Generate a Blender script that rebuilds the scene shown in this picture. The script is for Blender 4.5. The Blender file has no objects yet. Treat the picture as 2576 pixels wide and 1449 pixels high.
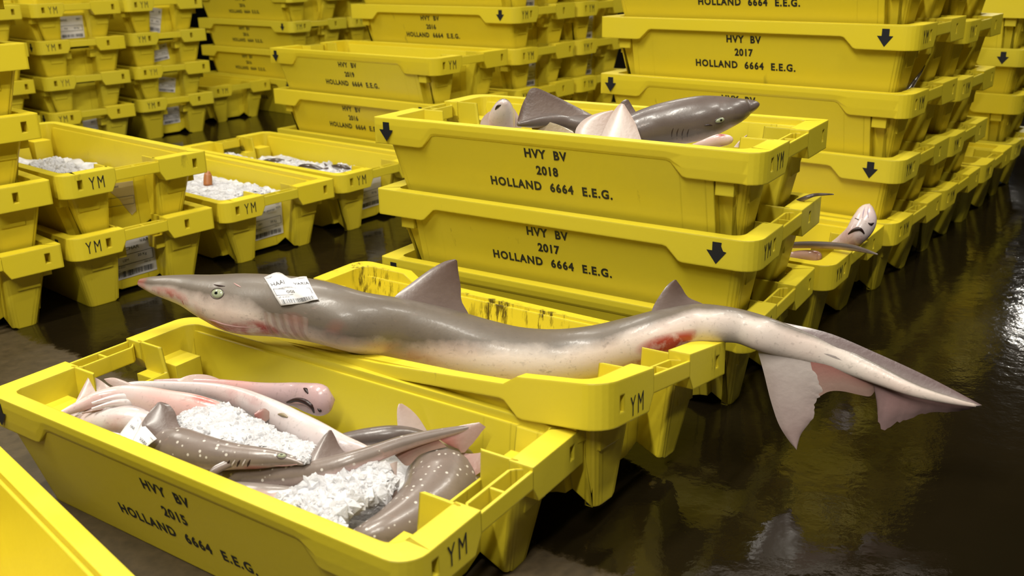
import bpy, bmesh, math, random
from mathutils import Vector, Matrix, noise as mnoise
random.seed(7)
C = bpy.context.scene.collection
SC = bpy.context.scene
PI = math.pi

# ------------------------------------------------------------------ camera
CAM_H, PITCH, ROLL, FPX = 0.77629, 0.33805, 0.017984, 2392.76
RW, RH = 2576.0, 1449.0
cd = bpy.data.cameras.new('camera')
cam = bpy.data.objects.new('camera', cd); C.objects.link(cam)
cam.location = (0, 0, CAM_H)
cam.rotation_mode = 'XYZ'
cam.matrix_world = Matrix.Translation((0, 0, CAM_H)) @ Matrix.Rotation(PI/2 - PITCH, 4, 'X') @ Matrix.Rotation(-ROLL, 4, 'Z')
cd.sensor_width = 36.0
cd.lens = FPX*36.0/RW
cd.clip_start = 0.05
cd.dof.use_dof = True
cd.dof.focus_distance = 1.62
cd.dof.aperture_fstop = 6.3
SC.camera = cam

# ------------------------------------------------------------------ world, light, exposure
wd = bpy.data.worlds.new('world'); SC.world = wd; wd.use_nodes = True
wd.node_tree.nodes['Background'].inputs[0].default_value = (0.9, 0.85, 0.75, 1)
wd.node_tree.nodes['Background'].inputs[1].default_value = 0.004
SC.view_settings.view_transform = 'Standard'
SC.view_settings.look = 'None'
SC.view_settings.gamma = 1.0
SC.view_settings.exposure = 0.22
try: SC.view_settings.use_curve_mapping = False
except Exception: pass

LAMPS = [  # x, y, z, length, width, rot, watts
    (-1.1, 0.6, 3.0, 1.5, 0.12, 0.90, 88),
    (1.2, 0.8, 3.2, 1.5, 0.12, 0.90, 58),
    (-1.0, 3.4, 3.2, 1.5, 0.12, 0.90, 48),
    (2.4, 3.0, 3.2, 1.5, 0.12, 0.90, 48),
    (-0.4, -1.3, 2.9, 1.5, 0.12, 0.90, 80),
    (-3.2, 3.0, 3.2, 1.5, 0.12, 0.90, 62),
    (0.4, 6.2, 3.2, 1.5, 0.12, 0.90, 34),
    (3.9, 9.2, 3.3, 1.5, 0.07, 0.90, 24),
    (5.2, 10.85, 3.3, 1.5, 0.07, 0.90, 24),
    (6.6, 12.6, 3.3, 1.5, 0.07, 0.90, 24),
    (6.45, 10.9, 3.3, 1.5, 0.10, 0.90, 34),
]
for k, (x, y, z, l, w, r, pw) in enumerate(LAMPS):
    ld = bpy.data.lights.new('tube_light', 'AREA'); ld.shape = 'RECTANGLE'
    ld.size = l; ld.size_y = w; ld.energy = pw; ld.color = (1.0, 0.955, 0.85)
    lo = bpy.data.objects.new('tube_light', ld); C.objects.link(lo)
    lo.location = (x, y, z); lo.rotation_euler = (0, 0, r)

# ------------------------------------------------------------------ helpers
def unproj(px, py, z):
    u, v = (px - RW/2)/FPX, (RH/2 - py)/FPX
    d = cam.matrix_world.to_3x3() @ Vector((u, v, -1.0))
    t = (z - CAM_H)/d.z
    return Vector((0, 0, CAM_H)) + d*t

def unproj_d(px, py, dist):
    """point on the sight line of a photo pixel at a given camera depth"""
    u, v = (px - RW/2)/FPX, (RH/2 - py)/FPX
    d = cam.matrix_world.to_3x3() @ Vector((u, v, -1.0))
    return Vector((0, 0, CAM_H)) + d*dist

def tag(o, label=None, cat=None, group=None, kind=None):
    if label: o['label'] = label
    if cat: o['category'] = cat
    if group: o['group'] = group
    if kind: o['kind'] = kind
    return o

def link(name, data, parent=None, mat=None, smooth=False):
    o = bpy.data.objects.new(name, data); C.objects.link(o)
    if parent is not None: o.parent = parent
    if mat is not None and data is not None and len(data.materials) == 0: data.materials.append(mat)
    if smooth:
        for p in data.polygons: p.use_smooth = True
    return o

def mesh_from(name, verts, faces, mat=None, smooth=False, fix=True):
    me = bpy.data.meshes.new(name); me.from_pydata([tuple(v) for v in verts], [], faces)
    if fix:
        bm = bmesh.new(); bm.from_mesh(me)
        bmesh.ops.recalc_face_normals(bm, faces=bm.faces[:]); bm.to_mesh(me); bm.free()
    if mat: me.materials.append(mat)
    if smooth:
        for p in me.polygons: p.use_smooth = True
    me.update()
    return me

class MB:
    def __init__(s): s.v = []; s.f = []
    def add(s, vs, fs):
        n = len(s.v); s.v += [tuple(v) for v in vs]; s.f += [[i+n for i in f] for f in fs]
    def box(s, x0, x1, y0, y1, z0, z1):
        s.add([(x0,y0,z0),(x1,y0,z0),(x1,y1,z0),(x0,y1,z0),(x0,y0,z1),(x1,y0,z1),(x1,y1,z1),(x0,y1,z1)],
              [(0,3,2,1),(4,5,6,7),(0,1,5,4),(1,2,6,5),(2,3,7,6),(3,0,4,7)])
    def mesh(s, name, mat=None, smooth=False): return mesh_from(name, s.v, s.f, mat, smooth)

# ------------------------------------------------------------------ materials
def new_mat(name):
    m = bpy.data.materials.new(name); m.use_nodes = True
    nt = m.node_tree; nt.nodes.clear()
    out = nt.nodes.new('ShaderNodeOutputMaterial'); b = nt.nodes.new('ShaderNodeBsdfPrincipled')
    nt.links.new(b.outputs[0], out.inputs[0])
    return m, nt, b
def N(nt, t, **kw):
    n = nt.nodes.new(t)
    for k, v in kw.items():
        if k.startswith('i_'):
            key = k[2:]; key = int(key) if key.isdigit() else key.replace('_', ' ')
            n.inputs[key].default_value = v
        else: setattr(n, k, v)
    return n
def L(nt, a, b): nt.links.new(a, b)
def ramp(nt, fac, stops, interp='LINEAR'):
    r = nt.nodes.new('ShaderNodeValToRGB'); r.color_ramp.interpolation = interp
    el = r.color_ramp.elements
    while len(el) < len(stops): el.new(0.5)
    for e, (p, c) in zip(el, stops):
        e.position = p; e.color = c if len(c) == 4 else (*c, 1)
    L(nt, fac, r.inputs[0]); return r.outputs[0]
def mix(nt, fac, a, b, mode='MIX'):
    m = nt.nodes.new('ShaderNodeMix'); m.data_type = 'RGBA'; m.blend_type = mode
    for s, v in ((m.inputs[0], fac), (m.inputs[6], a), (m.inputs[7], b)):
        if hasattr(v, 'is_linked') or hasattr(v, 'links'): L(nt, v, s)
        elif isinstance(v, (int, float)): s.default_value = v
        else: s.default_value = v if len(v) == 4 else (*v, 1)
    return m.outputs[2]
def math_(nt, op, a, b=0.0, clamp=False):
    m = nt.nodes.new('ShaderNodeMath'); m.operation = op; m.use_clamp = clamp
    for s, v in ((m.inputs[0], a), (m.inputs[1], b)):
        if isinstance(v, (int, float)): s.default_value = v
        else: L(nt, v, s)
    return m.outputs[0]
def simple_mat(name, col, rough=0.5, spec=0.5):
    m, nt, b = new_mat(name)
    b.inputs['Base Color'].default_value = (*col, 1); b.inputs['Roughness'].default_value = rough
    b.inputs['Specular IOR Level'].default_value = spec
    return m

def plastic(name, dirt=0.0, streak=False):
    m, nt, b = new_mat(name)
    oi = N(nt, 'ShaderNodeObjectInfo'); tc = N(nt, 'ShaderNodeTexCoord')
    geo = N(nt, 'ShaderNodeNewGeometry')
    base = ramp(nt, oi.outputs['Random'], [(0.0, (0.66, 0.520, 0.018)), (0.5, (0.70, 0.555, 0.022)), (1.0, (0.62, 0.510, 0.025))])
    n1 = N(nt, 'ShaderNodeTexNoise', i_Scale=6.0, i_Detail=3.0); L(nt, geo.outputs['Position'], n1.inputs['Vector'])
    c = mix(nt, math_(nt, 'MULTIPLY', n1.outputs[0], 0.22), base, (0.50, 0.43, 0.05))
    # scuffs and specks of dirt
    mp = N(nt, 'ShaderNodeMapping', i_Scale=(30, 30, 12)); L(nt, geo.outputs['Position'], mp.inputs[0])
    n2 = N(nt, 'ShaderNodeTexNoise', i_Scale=1.0, i_Detail=5.0, i_Roughness=0.62); L(nt, mp.outputs[0], n2.inputs['Vector'])
    d = ramp(nt, n2.outputs[0], [(0.66 - dirt, (0, 0, 0)), (0.74 - dirt*0.7, (1, 1, 1))])
    n3 = N(nt, 'ShaderNodeTexNoise', i_Scale=3.5); L(nt, geo.outputs['Position'], n3.inputs['Vector'])
    zone = ramp(nt, n3.outputs[0], [(0.5 - dirt*1.3, (0, 0, 0)), (0.68 - dirt, (1, 1, 1))])
    dd = math_(nt, 'MULTIPLY', d, zone)
    c = mix(nt, math_(nt, 'MULTIPLY', dd, 0.75), c, (0.09, 0.055, 0.012))
    if streak:
        m3 = N(nt, 'ShaderNodeMapping', i_Scale=(75, 75, 14)); L(nt, tc.outputs['Object'], m3.inputs[0])
        k1 = N(nt, 'ShaderNodeTexNoise', i_Scale=1.0, i_Detail=6.0, i_Roughness=0.7); L(nt, m3.outputs[0], k1.inputs['Vector'])
        k2 = N(nt, 'ShaderNodeTexNoise', i_Scale=9.0, i_Detail=1.0); L(nt, tc.outputs['Object'], k2.inputs['Vector'])
        so = N(nt, 'ShaderNodeSeparateXYZ'); L(nt, tc.outputs['Object'], so.inputs[0])
        wall = ramp(nt, so.outputs[1], [(0.120, (0, 0, 0)), (0.135, (1, 1, 1)), (0.166, (1, 1, 1)), (0.170, (0, 0, 0))])
        kk = math_(nt, 'MULTIPLY', ramp(nt, k1.outputs[0], [(0.50, (0, 0, 0)), (0.60, (1, 1, 1))]), ramp(nt, k2.outputs[0], [(0.48, (0, 0, 0)), (0.58, (1, 1, 1))]))
        c = mix(nt, math_(nt, 'MULTIPLY', math_(nt, 'MULTIPLY', kk, wall), 0.9), c, (0.035, 0.016, 0.004))
    L(nt, c, b.inputs['Base Color'])
    r = ramp(nt, n1.outputs[0], [(0.3, (0.30,)*3), (0.7, (0.46,)*3)])
    L(nt, r, b.inputs['Roughness'])
    b.inputs['Specular IOR Level'].default_value = 0.45
    bv = N(nt, 'ShaderNodeBevel', samples=3); bv.inputs['Radius'].default_value = 0.0035
    n4 = N(nt, 'ShaderNodeTexNoise', i_Scale=120.0, i_Detail=2.0); L(nt, geo.outputs['Position'], n4.inputs['Vector'])
    bp = N(nt, 'ShaderNodeBump'); bp.inputs['Strength'].default_value = 0.10; bp.inputs['Distance'].default_value = 0.002
    L(nt, n4.outputs[0], bp.inputs['Height']); L(nt, bv.outputs[0], bp.inputs['Normal']); L(nt, bp.outputs[0], b.inputs['Normal'])
    return m
M_Y = plastic('yellow_plastic')
M_YD = plastic('yellow_plastic_dirty', 0.05)
M_YS = plastic('yellow_plastic_smeared', 0.03, True)
M_INK = simple_mat('black_print', (0.008, 0.010, 0.016), 0.45)
M_FADED = simple_mat('faded_print', (0.16, 0.12, 0.02), 0.5)
M_PAPER = simple_mat('white_label_paper', (0.62, 0.60, 0.60), 0.35)
M_PINK = simple_mat('label_print_grey', (0.05, 0.05, 0.055), 0.5)

def floor_mat():
    m, nt, b = new_mat('wet_dark_floor')
    tc = N(nt, 'ShaderNodeNewGeometry'); pos = tc.outputs['Position']
    sx = N(nt, 'ShaderNodeSeparateXYZ'); L(nt, pos, sx.inputs[0])
    n1 = N(nt, 'ShaderNodeTexNoise', i_Scale=1.6, i_Detail=4.0); L(nt, pos, n1.inputs['Vector'])
    n2 = N(nt, 'ShaderNodeTexNoise', i_Scale=45.0, i_Detail=4.0, i_Roughness=0.65); L(nt, pos, n2.inputs['Vector'])
    wet = mix(nt, n1.outputs[0], (0.0035, 0.003, 0.0015), (0.013, 0.0085, 0.003))
    dry = mix(nt, n2.outputs[0], (0.014, 0.010, 0.004), (0.085, 0.058, 0.027))
    # the dry bare strip: everything nearer than a ragged line on the ground
    wob = math_(nt, 'MULTIPLY', math_(nt, 'SUBTRACT', n2.outputs[0], 0.5), 0.06)
    wob2 = math_(nt, 'MULTIPLY', math_(nt, 'SUBTRACT', n1.outputs[0], 0.5), 0.12)
    # line through (-0.93,1.85) and (0.07,1.10)
    lx = math_(nt, 'MULTIPLY', sx.outputs[0], 0.600)
    ly = math_(nt, 'MULTIPLY', sx.outputs[1], 0.800)
    s = math_(nt, 'ADD', math_(nt, 'ADD', lx, ly), math_(nt, 'ADD', wob, wob2))
    f = ramp(nt, math_(nt, 'SUBTRACT', 0.928+0.5, s), [(0.495, (0, 0, 0)), (0.51, (1, 1, 1))])
    c = mix(nt, f, wet, dry)
    L(nt, c, b.inputs['Base Color'])
    rw = ramp(nt, n1.outputs[0], [(0.3, (0.04,)*3), (0.75, (0.12,)*3)])
    rr = mix(nt, f, rw, (0.55, 0.55, 0.55))
    L(nt, rr, b.inputs['Roughness'])
    b.inputs['Specular IOR Level'].default_value = 0.45
    n5 = N(nt, 'ShaderNodeTexNoise', i_Scale=22.0, i_Detail=3.0, i_Roughness=0.5); L(nt, pos, n5.inputs['Vector'])
    h = math_(nt, 'ADD', n5.outputs[0], math_(nt, 'MULTIPLY', n2.outputs[0], 0.35))
    bp = N(nt, 'ShaderNodeBump'); bp.inputs['Strength'].default_value = 0.22; bp.inputs['Distance'].default_value = 0.004
    L(nt, h, bp.inputs['Height']); L(nt, bp.outputs[0], b.inputs['Normal'])
    return m
M_FLOOR = floor_mat()
M_WALL = simple_mat('hall_wall_paint', (0.022, 0.018, 0.010), 0.7)
M_CEIL = simple_mat('hall_ceiling_sheet', (0.025, 0.022, 0.018), 0.7)

# ------------------------------------------------------------------ the hall
def slab(name, x0, x1, y0, y1, z0, z1, mat):
    mb = MB(); mb.box(x0, x1, y0, y1, z0, z1)
    return tag(link(name, mb.mesh(name, mat)), kind='structure')
slab('floor', -11, 13, -6, 18, -0.2, 0.0, M_FLOOR)
slab('wall_back', -11, 13, 18, 18.2, 0, 5, M_WALL)
slab('wall_front', -11, 13, -6.2, -6, 0, 5, M_WALL)
slab('wall_left', -11.2, -11, -6, 18, 0, 5, M_WALL)
slab('wall_right', 13, 13.2, -6, 18, 0, 5, M_WALL)
slab('ceiling', -11, 13, -6, 18, 5, 5.2, M_CEIL)

# ------------------------------------------------------------------ the crate
CL, CW, CHH, CP = 0.8, 0.3687, 0.18377, 0.14478
TZ = 0.172
def round_poly(pts, n=4):
    """pts: (x, y, radius, z0) -> list of (x, y, z0), corners rounded"""
    out = []
    m = len(pts)
    for i, (x, y, r, z0) in enumerate(pts):
        if r <= 0: out.append((x, y, z0)); continue
        p = Vector((x, y)); a = Vector(pts[i-1][:2]) - p; b = Vector(pts[(i+1) % m][:2]) - p
        a.normalize(); b.normalize()
        p0, p1 = p + a*r, p + b*r
        for k in range(n+1):
            t = k/n
            q = p0.lerp(p, t).lerp(p.lerp(p1, t), t)
            out.append((q.x, q.y, z0))
    return out
def body_outline(t, inner=False, flush=False):
    """outline of the tub in the A position; t = 0 at the ground, 1 at TZ"""
    yb = 0.141 + (0.020 if inner else 0.037)*t; xb = 0.350 + 0.026*t; yp = 0.068 - 0.010*t; px = 0.305 + 0.015*t
    s, xs = 0.018 - (0.015 if inner else 0.006)*t, 0.315
    R, Q = 0.016, 0.012
    yn = yb + (0.0055*t if flush and not inner else 0.0)
    P = [(-xb, -yn, R, 0.0), (xs-0.06, -yn, 0, 0.003), (xs-0.015, -yn, 0, 0.020), (xs, -yn, 0, 0.022), (xs, -yb+s, 0, 0.022),
         (xs+0.03, -yb+s, 0, 0.0), (xb, -yb+s, R, 0.0), (xb, -yp-0.012, 0, 0.0), (xb-0.002, -yp, 0.006, 0.004), (px, -yp, 0, 0.022),
         (px, -yp+0.03, 0, 0.008), (px, yp-0.03, 0, 0.008), (px, yp, 0, 0.022), (xb-0.002, yp, 0.006, 0.004), (xb, yp+0.012, 0, 0.0),
         (xb, yb-s, R, 0.0), (xs+0.03, yb-s, 0, 0.0), (xs, yb-s, 0, 0.022), (xs, yb, 0, 0.022), (xs-0.015, yb, 0, 0.020), (xs-0.06, yb, 0, 0.003),
         (-xb, yb, R, 0.0), (-xb, yp+0.012, 0, 0.0), (-xb+0.002, yp, 0.006, 0.004), (-px, yp, 0, 0.022), (-px, yp-0.03, 0, 0.008),
         (-px, -yp+0.03, 0, 0.008), (-px, -yp, 0, 0.022), (-xb+0.002, -yp, 0.006, 0.004), (-xb, -yp-0.012, 0, 0.0)]
    return round_poly(P)
def inset(poly, d):
    n = len(poly); out = []
    for i in range(n):
        a, p, b = Vector(poly[i-1][:2]), Vector(poly[i][:2]), Vector(poly[(i+1) % n][:2])
        e1, e2 = (p-a).normalized(), (b-p).normalized()
        n1, n2 = Vector((-e1.y, e1.x)), Vector((-e2.y, e2.x))
        k = (n1+n2); k /= max(1 + n1.dot(n2), 0.3)
        out.append((p.x + k.x*d, p.y + k.y*d))
    return out
def body_mesh(flip, mat, name, pad=CP, flush=False):
    mb = MB()
    def pts(z):
        o = body_outline(z/TZ); return o, inset(o, 0.0045)
    base = body_outline(0); n = len(base)
    tops = []
    for i in range(n):
        x, y = base[i][:2]; x2, y2 = base[(i+1) % n][:2]
        mx, my = abs((x+x2)/2), abs((y+y2)/2)
        if my < 0.0685 and mx < 0.31: tops.append(0.139)        # low wall of the hand pocket
        elif my < 0.072 and mx < 0.3545: tops.append(CHH)       # the two fins beside it
        else: tops.append(TZ)
    oB = [Vector(p[:2]) for p in body_outline(0)]; oT = [Vector(p[:2]) for p in body_outline(1, False, flush)]
    iB = [Vector(p) for p in inset(body_outline(0), 0.0045)]; iT = [Vector(p) for p in inset(body_outline(1, True), 0.0045)]
    def at(A, B, i, z): q = A[i].lerp(B[i], z/TZ) if z <= TZ else A[i] + (B[i]-A[i])*(z/TZ); return (q.x, q.y, z)
    for i in range(n):
        j = (i+1) % n; zi, zj, zt = base[i][2], base[j][2], tops[i]
        zm = 0.05
        mb.add([at(oB,oT,i,zi), at(oB,oT,j,zj), at(iB,iT,j,zj), at(iB,iT,i,zi),
                at(oB,oT,i,zt), at(oB,oT,j,zt), at(iB,iT,j,zt), at(iB,iT,i,zt)],
               [(3,2,1,0),(4,5,6,7),(0,1,5,4),(2,3,7,6),(0,4,7,3),(1,2,6,5)])
    # bottom plate
    mb.box(-0.298, 0.298, -0.1425, 0.1425, 0.024, 0.028)
    for q in (-1, 1):
        for sy in (-1, 1):
            y0, y1 = sorted((sy*0.070, sy*(0.124 if q > 0 else 0.1425)))
            mb.box(*sorted((q*0.298, q*0.347)), y0, y1, 0.024, 0.028)
    # stacking pads inside, ledges outside
    zt = pad - 0.0006
    for sy in (-1, 1):
        def bb(x0, x1, y0, y1, z0, z1):
            mb.box(min(x0,x1), max(x0,x1), min(y0*sy,y1*sy), max(y0*sy,y1*sy), z0, z1)
        bb(0.312, 0.366, 0.088, 0.138, 0.09, zt)
        bb(-0.366, -0.312, 0.080, 0.130, 0.09, zt)
        bb(0.318, 0.350, 0.135, 0.172, 0.106, 0.135)
        bb(-0.362, -0.325, 0.040, 0.062, 0.104, 0.135)
    if flip: mb.v = [(-x, -y, z) for x, y, z in mb.v]
    me = mb.mesh(name, mat)
    return me
def arc(cx, cy, r, a0, a1, n):
    return [(cx + r*math.cos(a0 + (a1-a0)*k/n), cy + r*math.sin(a0 + (a1-a0)*k/n)) for k in range(n+1)]
def rim_strip(mb, rot, s1, s2, raised, flush=False):
    """one C-shaped half of the rim; s1/s2 = slot distance from the corner at the +X and -X ends"""
    W2, L2 = CW/2, CL/2; tS, tE = 0.0235, 0.0355; D, d = 0.053, 0.027; r = 0.034
    H = CHH
    path = []   # outer, inner, bottom depth, slot flag for the segment that starts here, raise
    def end_pts(sgn, sl):
        ys = [0.055, 0.068, W2-sl-0.012, W2-sl]
        return [(y, (0.030 if y < 0.06 else D)) for y in ys]
    for y, dep in end_pts(1, s1): path.append(((L2, -y), (L2-tE, -y), dep, abs(y-(W2-s1-0.012)) < 1e-6, 1))
    for (x, y), (u, v) in zip(arc(L2-r, -W2+r, r, 0, -PI/2, 6), arc(L2-tE-0.022, -W2+tS+0.022, 0.022, 0, -PI/2, 6)):
        path.append(((x, y), (u, v), D, False, 1))
    for x, dep, ra in ((L2-0.13, D, 1), (L2-0.138, D-0.002, 1), (L2-0.160, d+0.002, 0), (L2-0.168, d, 0), (0.0, d, 0), (-L2+0.150, d, 0), (-L2+0.142, d+0.002, 0), (-L2+0.118, D-0.002, 1), (-L2+0.110, D, 1)):
        path.append(((x, -W2), (x, -W2+tS), dep, False, ra))
    r2 = 0.006
    for (x, y), (u, v) in zip(arc(-L2+r2, -W2+r2, r2, -PI/2, -PI, 2), arc(-L2+tE+0.012, -W2+tS+0.012, 0.012, -PI/2, -PI, 2)):
        path.append(((x, y), (u, v), D, False, 1))
    for y, dep in reversed(end_pts(-1, s2)):
        path.append(((-L2, -y), (-L2+tE, -y), dep, abs(y-(W2-s2)) < 1e-6, 1))
    R = (lambda p: (-p[0], -p[1])) if rot else (lambda p: p)
    za, zb = 0.014, 0.036
    rows = []
    for o, i, dep, sl, ra in path:
        o, i = R(o), R(i)
        hz = H + (0.0 if not raised else (0.006 if ra else -0.006))
        dy = 0.0045 if flush and abs(abs(o[1]) - W2) < 1e-5 else 0.0
        o2, o3 = (o[0], o[1] - math.copysign(dy*0.45, o[1])), (o[0], o[1] - math.copysign(dy, o[1]))
        rows.append([(o[0], o[1], hz), (o[0], o[1], H-min(za, dep*0.4)), (o2[0], o2[1], H-min(zb, dep*0.8)), (o3[0], o3[1], H-dep),
                     (i[0], i[1], H-dep), (i[0], i[1], hz)])
    n0 = len(mb.v)
    for r_ in rows: mb.v += r_
    for k in range(len(rows)-1):
        a, b = n0+6*k, n0+6*(k+1)
        for e in range(6):
            f = (e+1) % 6
            if e == 1 and path[k][3]:
                # moulded slot: push the middle face inwards
                q = [Vector(mb.v[x]) for x in (a+1, b+1, b+2, a+2)]
                sx = -1 if q[0].x > 0 else 1
                m0 = len(mb.v)
                mb.v += [tuple(v + Vector((sx*0.022, 0, 0))) for v in q]
                mb.f += [[m0, m0+1, m0+2, m0+3], [a+1, b+1, m0+1, m0], [b+1, b+2, m0+2, m0+1], [b+2, a+2, m0+3, m0+2], [a+2, a+1, m0, m0+3]]
                continue
            mb.f.append([a+e, b+e, b+f, a+f])
    for a in (n0, n0+6*(len(rows)-1)): mb.f.append([a+e for e in range(6)])
def rim_mesh(flip, raised, mat, name):
    mb = MB()
    rim_strip(mb, False, 0.038, 0.071, raised, not raised)
    rim_strip(mb, True, 0.081, 0.028, raised)
    if flip: mb.v = [(-x, -y, z) for x, y, z in mb.v]
    return mb.mesh(name, mat)
def handle_mesh(sgn, mat, name):
    mb = MB(); H = CHH
    def bx(x0, x1, y0, y1, z0, z1): mb.box(min(sgn*x0, sgn*x1), max(sgn*x0, sgn*x1), y0, y1, z0, z1)
    bx(0.3955, 0.400, -0.0555, 0.0555, H-0.030, H-0.005)
    # inner web bends into the fin at both ends
    for (y0, x0), (y1, x1) in zip([(-0.057, 0.384), (-0.050, 0.375), (-0.044, 0.370), (0.044, 0.370), (0.050, 0.375)], [(-0.050, 0.375), (-0.044, 0.370), (0.044, 0.370), (0.050, 0.375), (0.057, 0.384)]):
        v = []
        for z in (H-0.032, H-0.006):
            v += [(sgn*x0, y0, z), (sgn*x1, y1, z), (sgn*(x1+0.004), y1, z), (sgn*(x0+0.004), y0, z)]
        mb.add(v, [(0,1,2,3),(4,5,6,7),(0,1,5,4),(1,2,6,5),(2,3,7,6),(3,0,4,7)])
    bx(0.371, 0.397, -0.002, 0.002, H-0.028, H-0.007)
    return mb.mesh(name, mat)

_font_cache = {}
def text_geo(s, size, spacing=1.0, width=1.0, bold=0.0):
    """flat letters as verts/faces in the XY plane, centred"""
    key = (s, size, spacing, width, bold)
    if key in _font_cache: return _font_cache[key]
    cu = bpy.data.curves.new('t', 'FONT'); cu.body = s; cu.size = size; cu.space_character = spacing
    cu.align_x = 'CENTER'; cu.align_y = 'CENTER'; cu.resolution_u = 3; cu.offset = bold; cu.fill_mode = 'FRONT'
    o = bpy.data.objects.new('t', cu); C.objects.link(o)
    bpy.context.view_layer.update()
    me = bpy.data.meshes.new_from_object(o.evaluated_get(bpy.context.evaluated_depsgraph_get()))
    v = [(p.co.x*width, p.co.y) for p in me.vertices]; f = [list(p.vertices) for p in me.polygons]
    C.objects.unlink(o); bpy.data.objects.remove(o); bpy.data.curves.remove(cu); bpy.data.meshes.remove(me)
    _font_cache[key] = (v, f); return v, f
def put(mb, geo, fn):
    v, f = geo; mb.add([fn(x, y) for x, y in v], f)
def panel_pt(x, z, flush=False):
    yb = 0.141 + (0.0425 if flush else 0.037)*(z/TZ); return (x, -yb - 0.0006, z)
_letter = {}
def lettering_mesh(year, low=False, flush=False):
    res = []
    zs = (0.134, 0.095, 0.0575) if low else ((0.1425, 0.1105, 0.0790) if flush else (0.139, 0.108, 0.0775))
    sz = 0.0245 if low else 0.0230
    for nm, s, zc, sp in (('company_lettering', 'HVY  BV', zs[0], 1.16), ('year_lettering', year, zs[1], 1.10), ('origin_lettering', 'HOLLAND  6664  E.E.G.', zs[2], 1.19)):
        key = (nm, s, low, flush)
        if key not in _letter:
            mb = MB(); put(mb, text_geo(s, sz, sp, 0.93, 0.0009), lambda x, y: panel_pt(x - (0.012 if low else 0.005), zc + y, flush))
            _letter[key] = mesh_from(nm, mb.v, mb.f, M_INK, fix=False)
        res.append((nm, _letter[key]))
    return res
def arrow_mesh(x0, chipped=False):
    mb = MB(); z0 = CHH - 0.027
    w, hh = 0.0175, 0.019
    P = [(-0.0075, hh), (0.0085, hh), (0.0085, 0.004), (w, 0.004), (0.0, -hh), (-w, 0.004), (-0.0075, 0.004)]
    if chipped: P = [(-0.0075, hh), (0.0085, hh), (0.0078, 0.013), (0.0098, 0.0085), (0.012, 0.0045), (w, 0.0035), (0.0, -hh), (-w, 0.004), (-0.0075, 0.004)]
    mb.add([(x0+x, -CW/2 - 0.0006, z0+z) for x, z in P], [list(range(len(P)))])
    return mesh_from('arrow_mark', mb.v, mb.f, M_INK, fix=False)
def ym_mesh(y0, mat):
    mb = MB()
    put(mb, text_geo('Y M', 0.041, 0.90, 0.58, -0.0001), lambda x, y: (CL/2 + 0.0006, y0 + x, CHH - 0.027 + y))
    return mesh_from('end_letters', mb.v, mb.f, mat, fix=False)

BODY = {(k, p, fl): body_mesh(k == 'B', M_Y, 'crate_body', p, fl) for k in 'AB' for p in (CP, 0.1395) for fl in ((False, True) if k == 'A' else (False,))}
RIM = {(k, r): rim_mesh(k == 'B', r, M_Y, 'crate_rim') for k in 'AB' for r in (False, True)}
HANDLE = {s: handle_mesh(s, M_Y, 'crate_handle') for s in (1, -1)}
ARROW = {'A': arrow_mesh(-0.367), 'B': arrow_mesh(0.330), 'C': arrow_mesh(0.330, True)}
YM = {('A', False): ym_mesh(-CW/2 + 0.083, M_INK), ('B', False): ym_mesh(-CW/2 + 0.050, M_INK),
      ('A', True): ym_mesh(-CW/2 + 0.083, M_FADED), ('B', True): ym_mesh(-CW/2 + 0.050, M_FADED)}
CRATES = {}
def crate(key, x, y, yaw, level, kind, label, group=None, year=None, arrow=True, ym=True, faded=False, raised=False, pitch=CP, chip=False, dirty=False, tilt=(0.0, 0.0), lift=0.0, twist=0.0):
    t = bpy.data.objects.new('fish_crate', None); C.objects.link(t)
    t.empty_display_size = 0.05
    t.location = (x, y, level*pitch + lift); t.rotation_euler = (tilt[0], tilt[1], yaw)
    tag(t, label, 'crate', group)
    flush = kind == 'A' and not raised
    bdy = BODY[(kind, pitch, flush)]; rm = RIM[(kind, raised)]; hs = HANDLE
    parts = [link('tub', bdy, t), link('rim', rm, t), link('handle', hs[1], t), link('handle', hs[-1], t)]
    if twist:
        for o in parts:
            o.data = o.data.copy()
            for v in o.data.vertices: v.co.z += (twist*(v.co.x/0.4)*(v.co.y/0.184) - (0.015*(1-(v.co.x/0.4)**2) if v.co.y < -0.12 else 0.0))*max(0.0, v.co.z/CHH)
    if dirty:
        for p in parts:
            p.material_slots[0].link = 'OBJECT'; p.material_slots[0].material = M_YS if twist else M_YD
    if year:
        for nm, me in lettering_mesh(year, year == '2015', flush): link(nm, me, t)
    if arrow: link('arrow_mark', ARROW['C' if chip else kind], t)
    if ym: link('end_lettering', YM[(kind, faded)], t)
    CRATES[key] = t
    return t
def crate_local(key, p):
    t = CRATES[key]
    return Matrix.Translation(t.location) @ t.rotation_euler.to_matrix().to_4x4() @ Vector(p)

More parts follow.
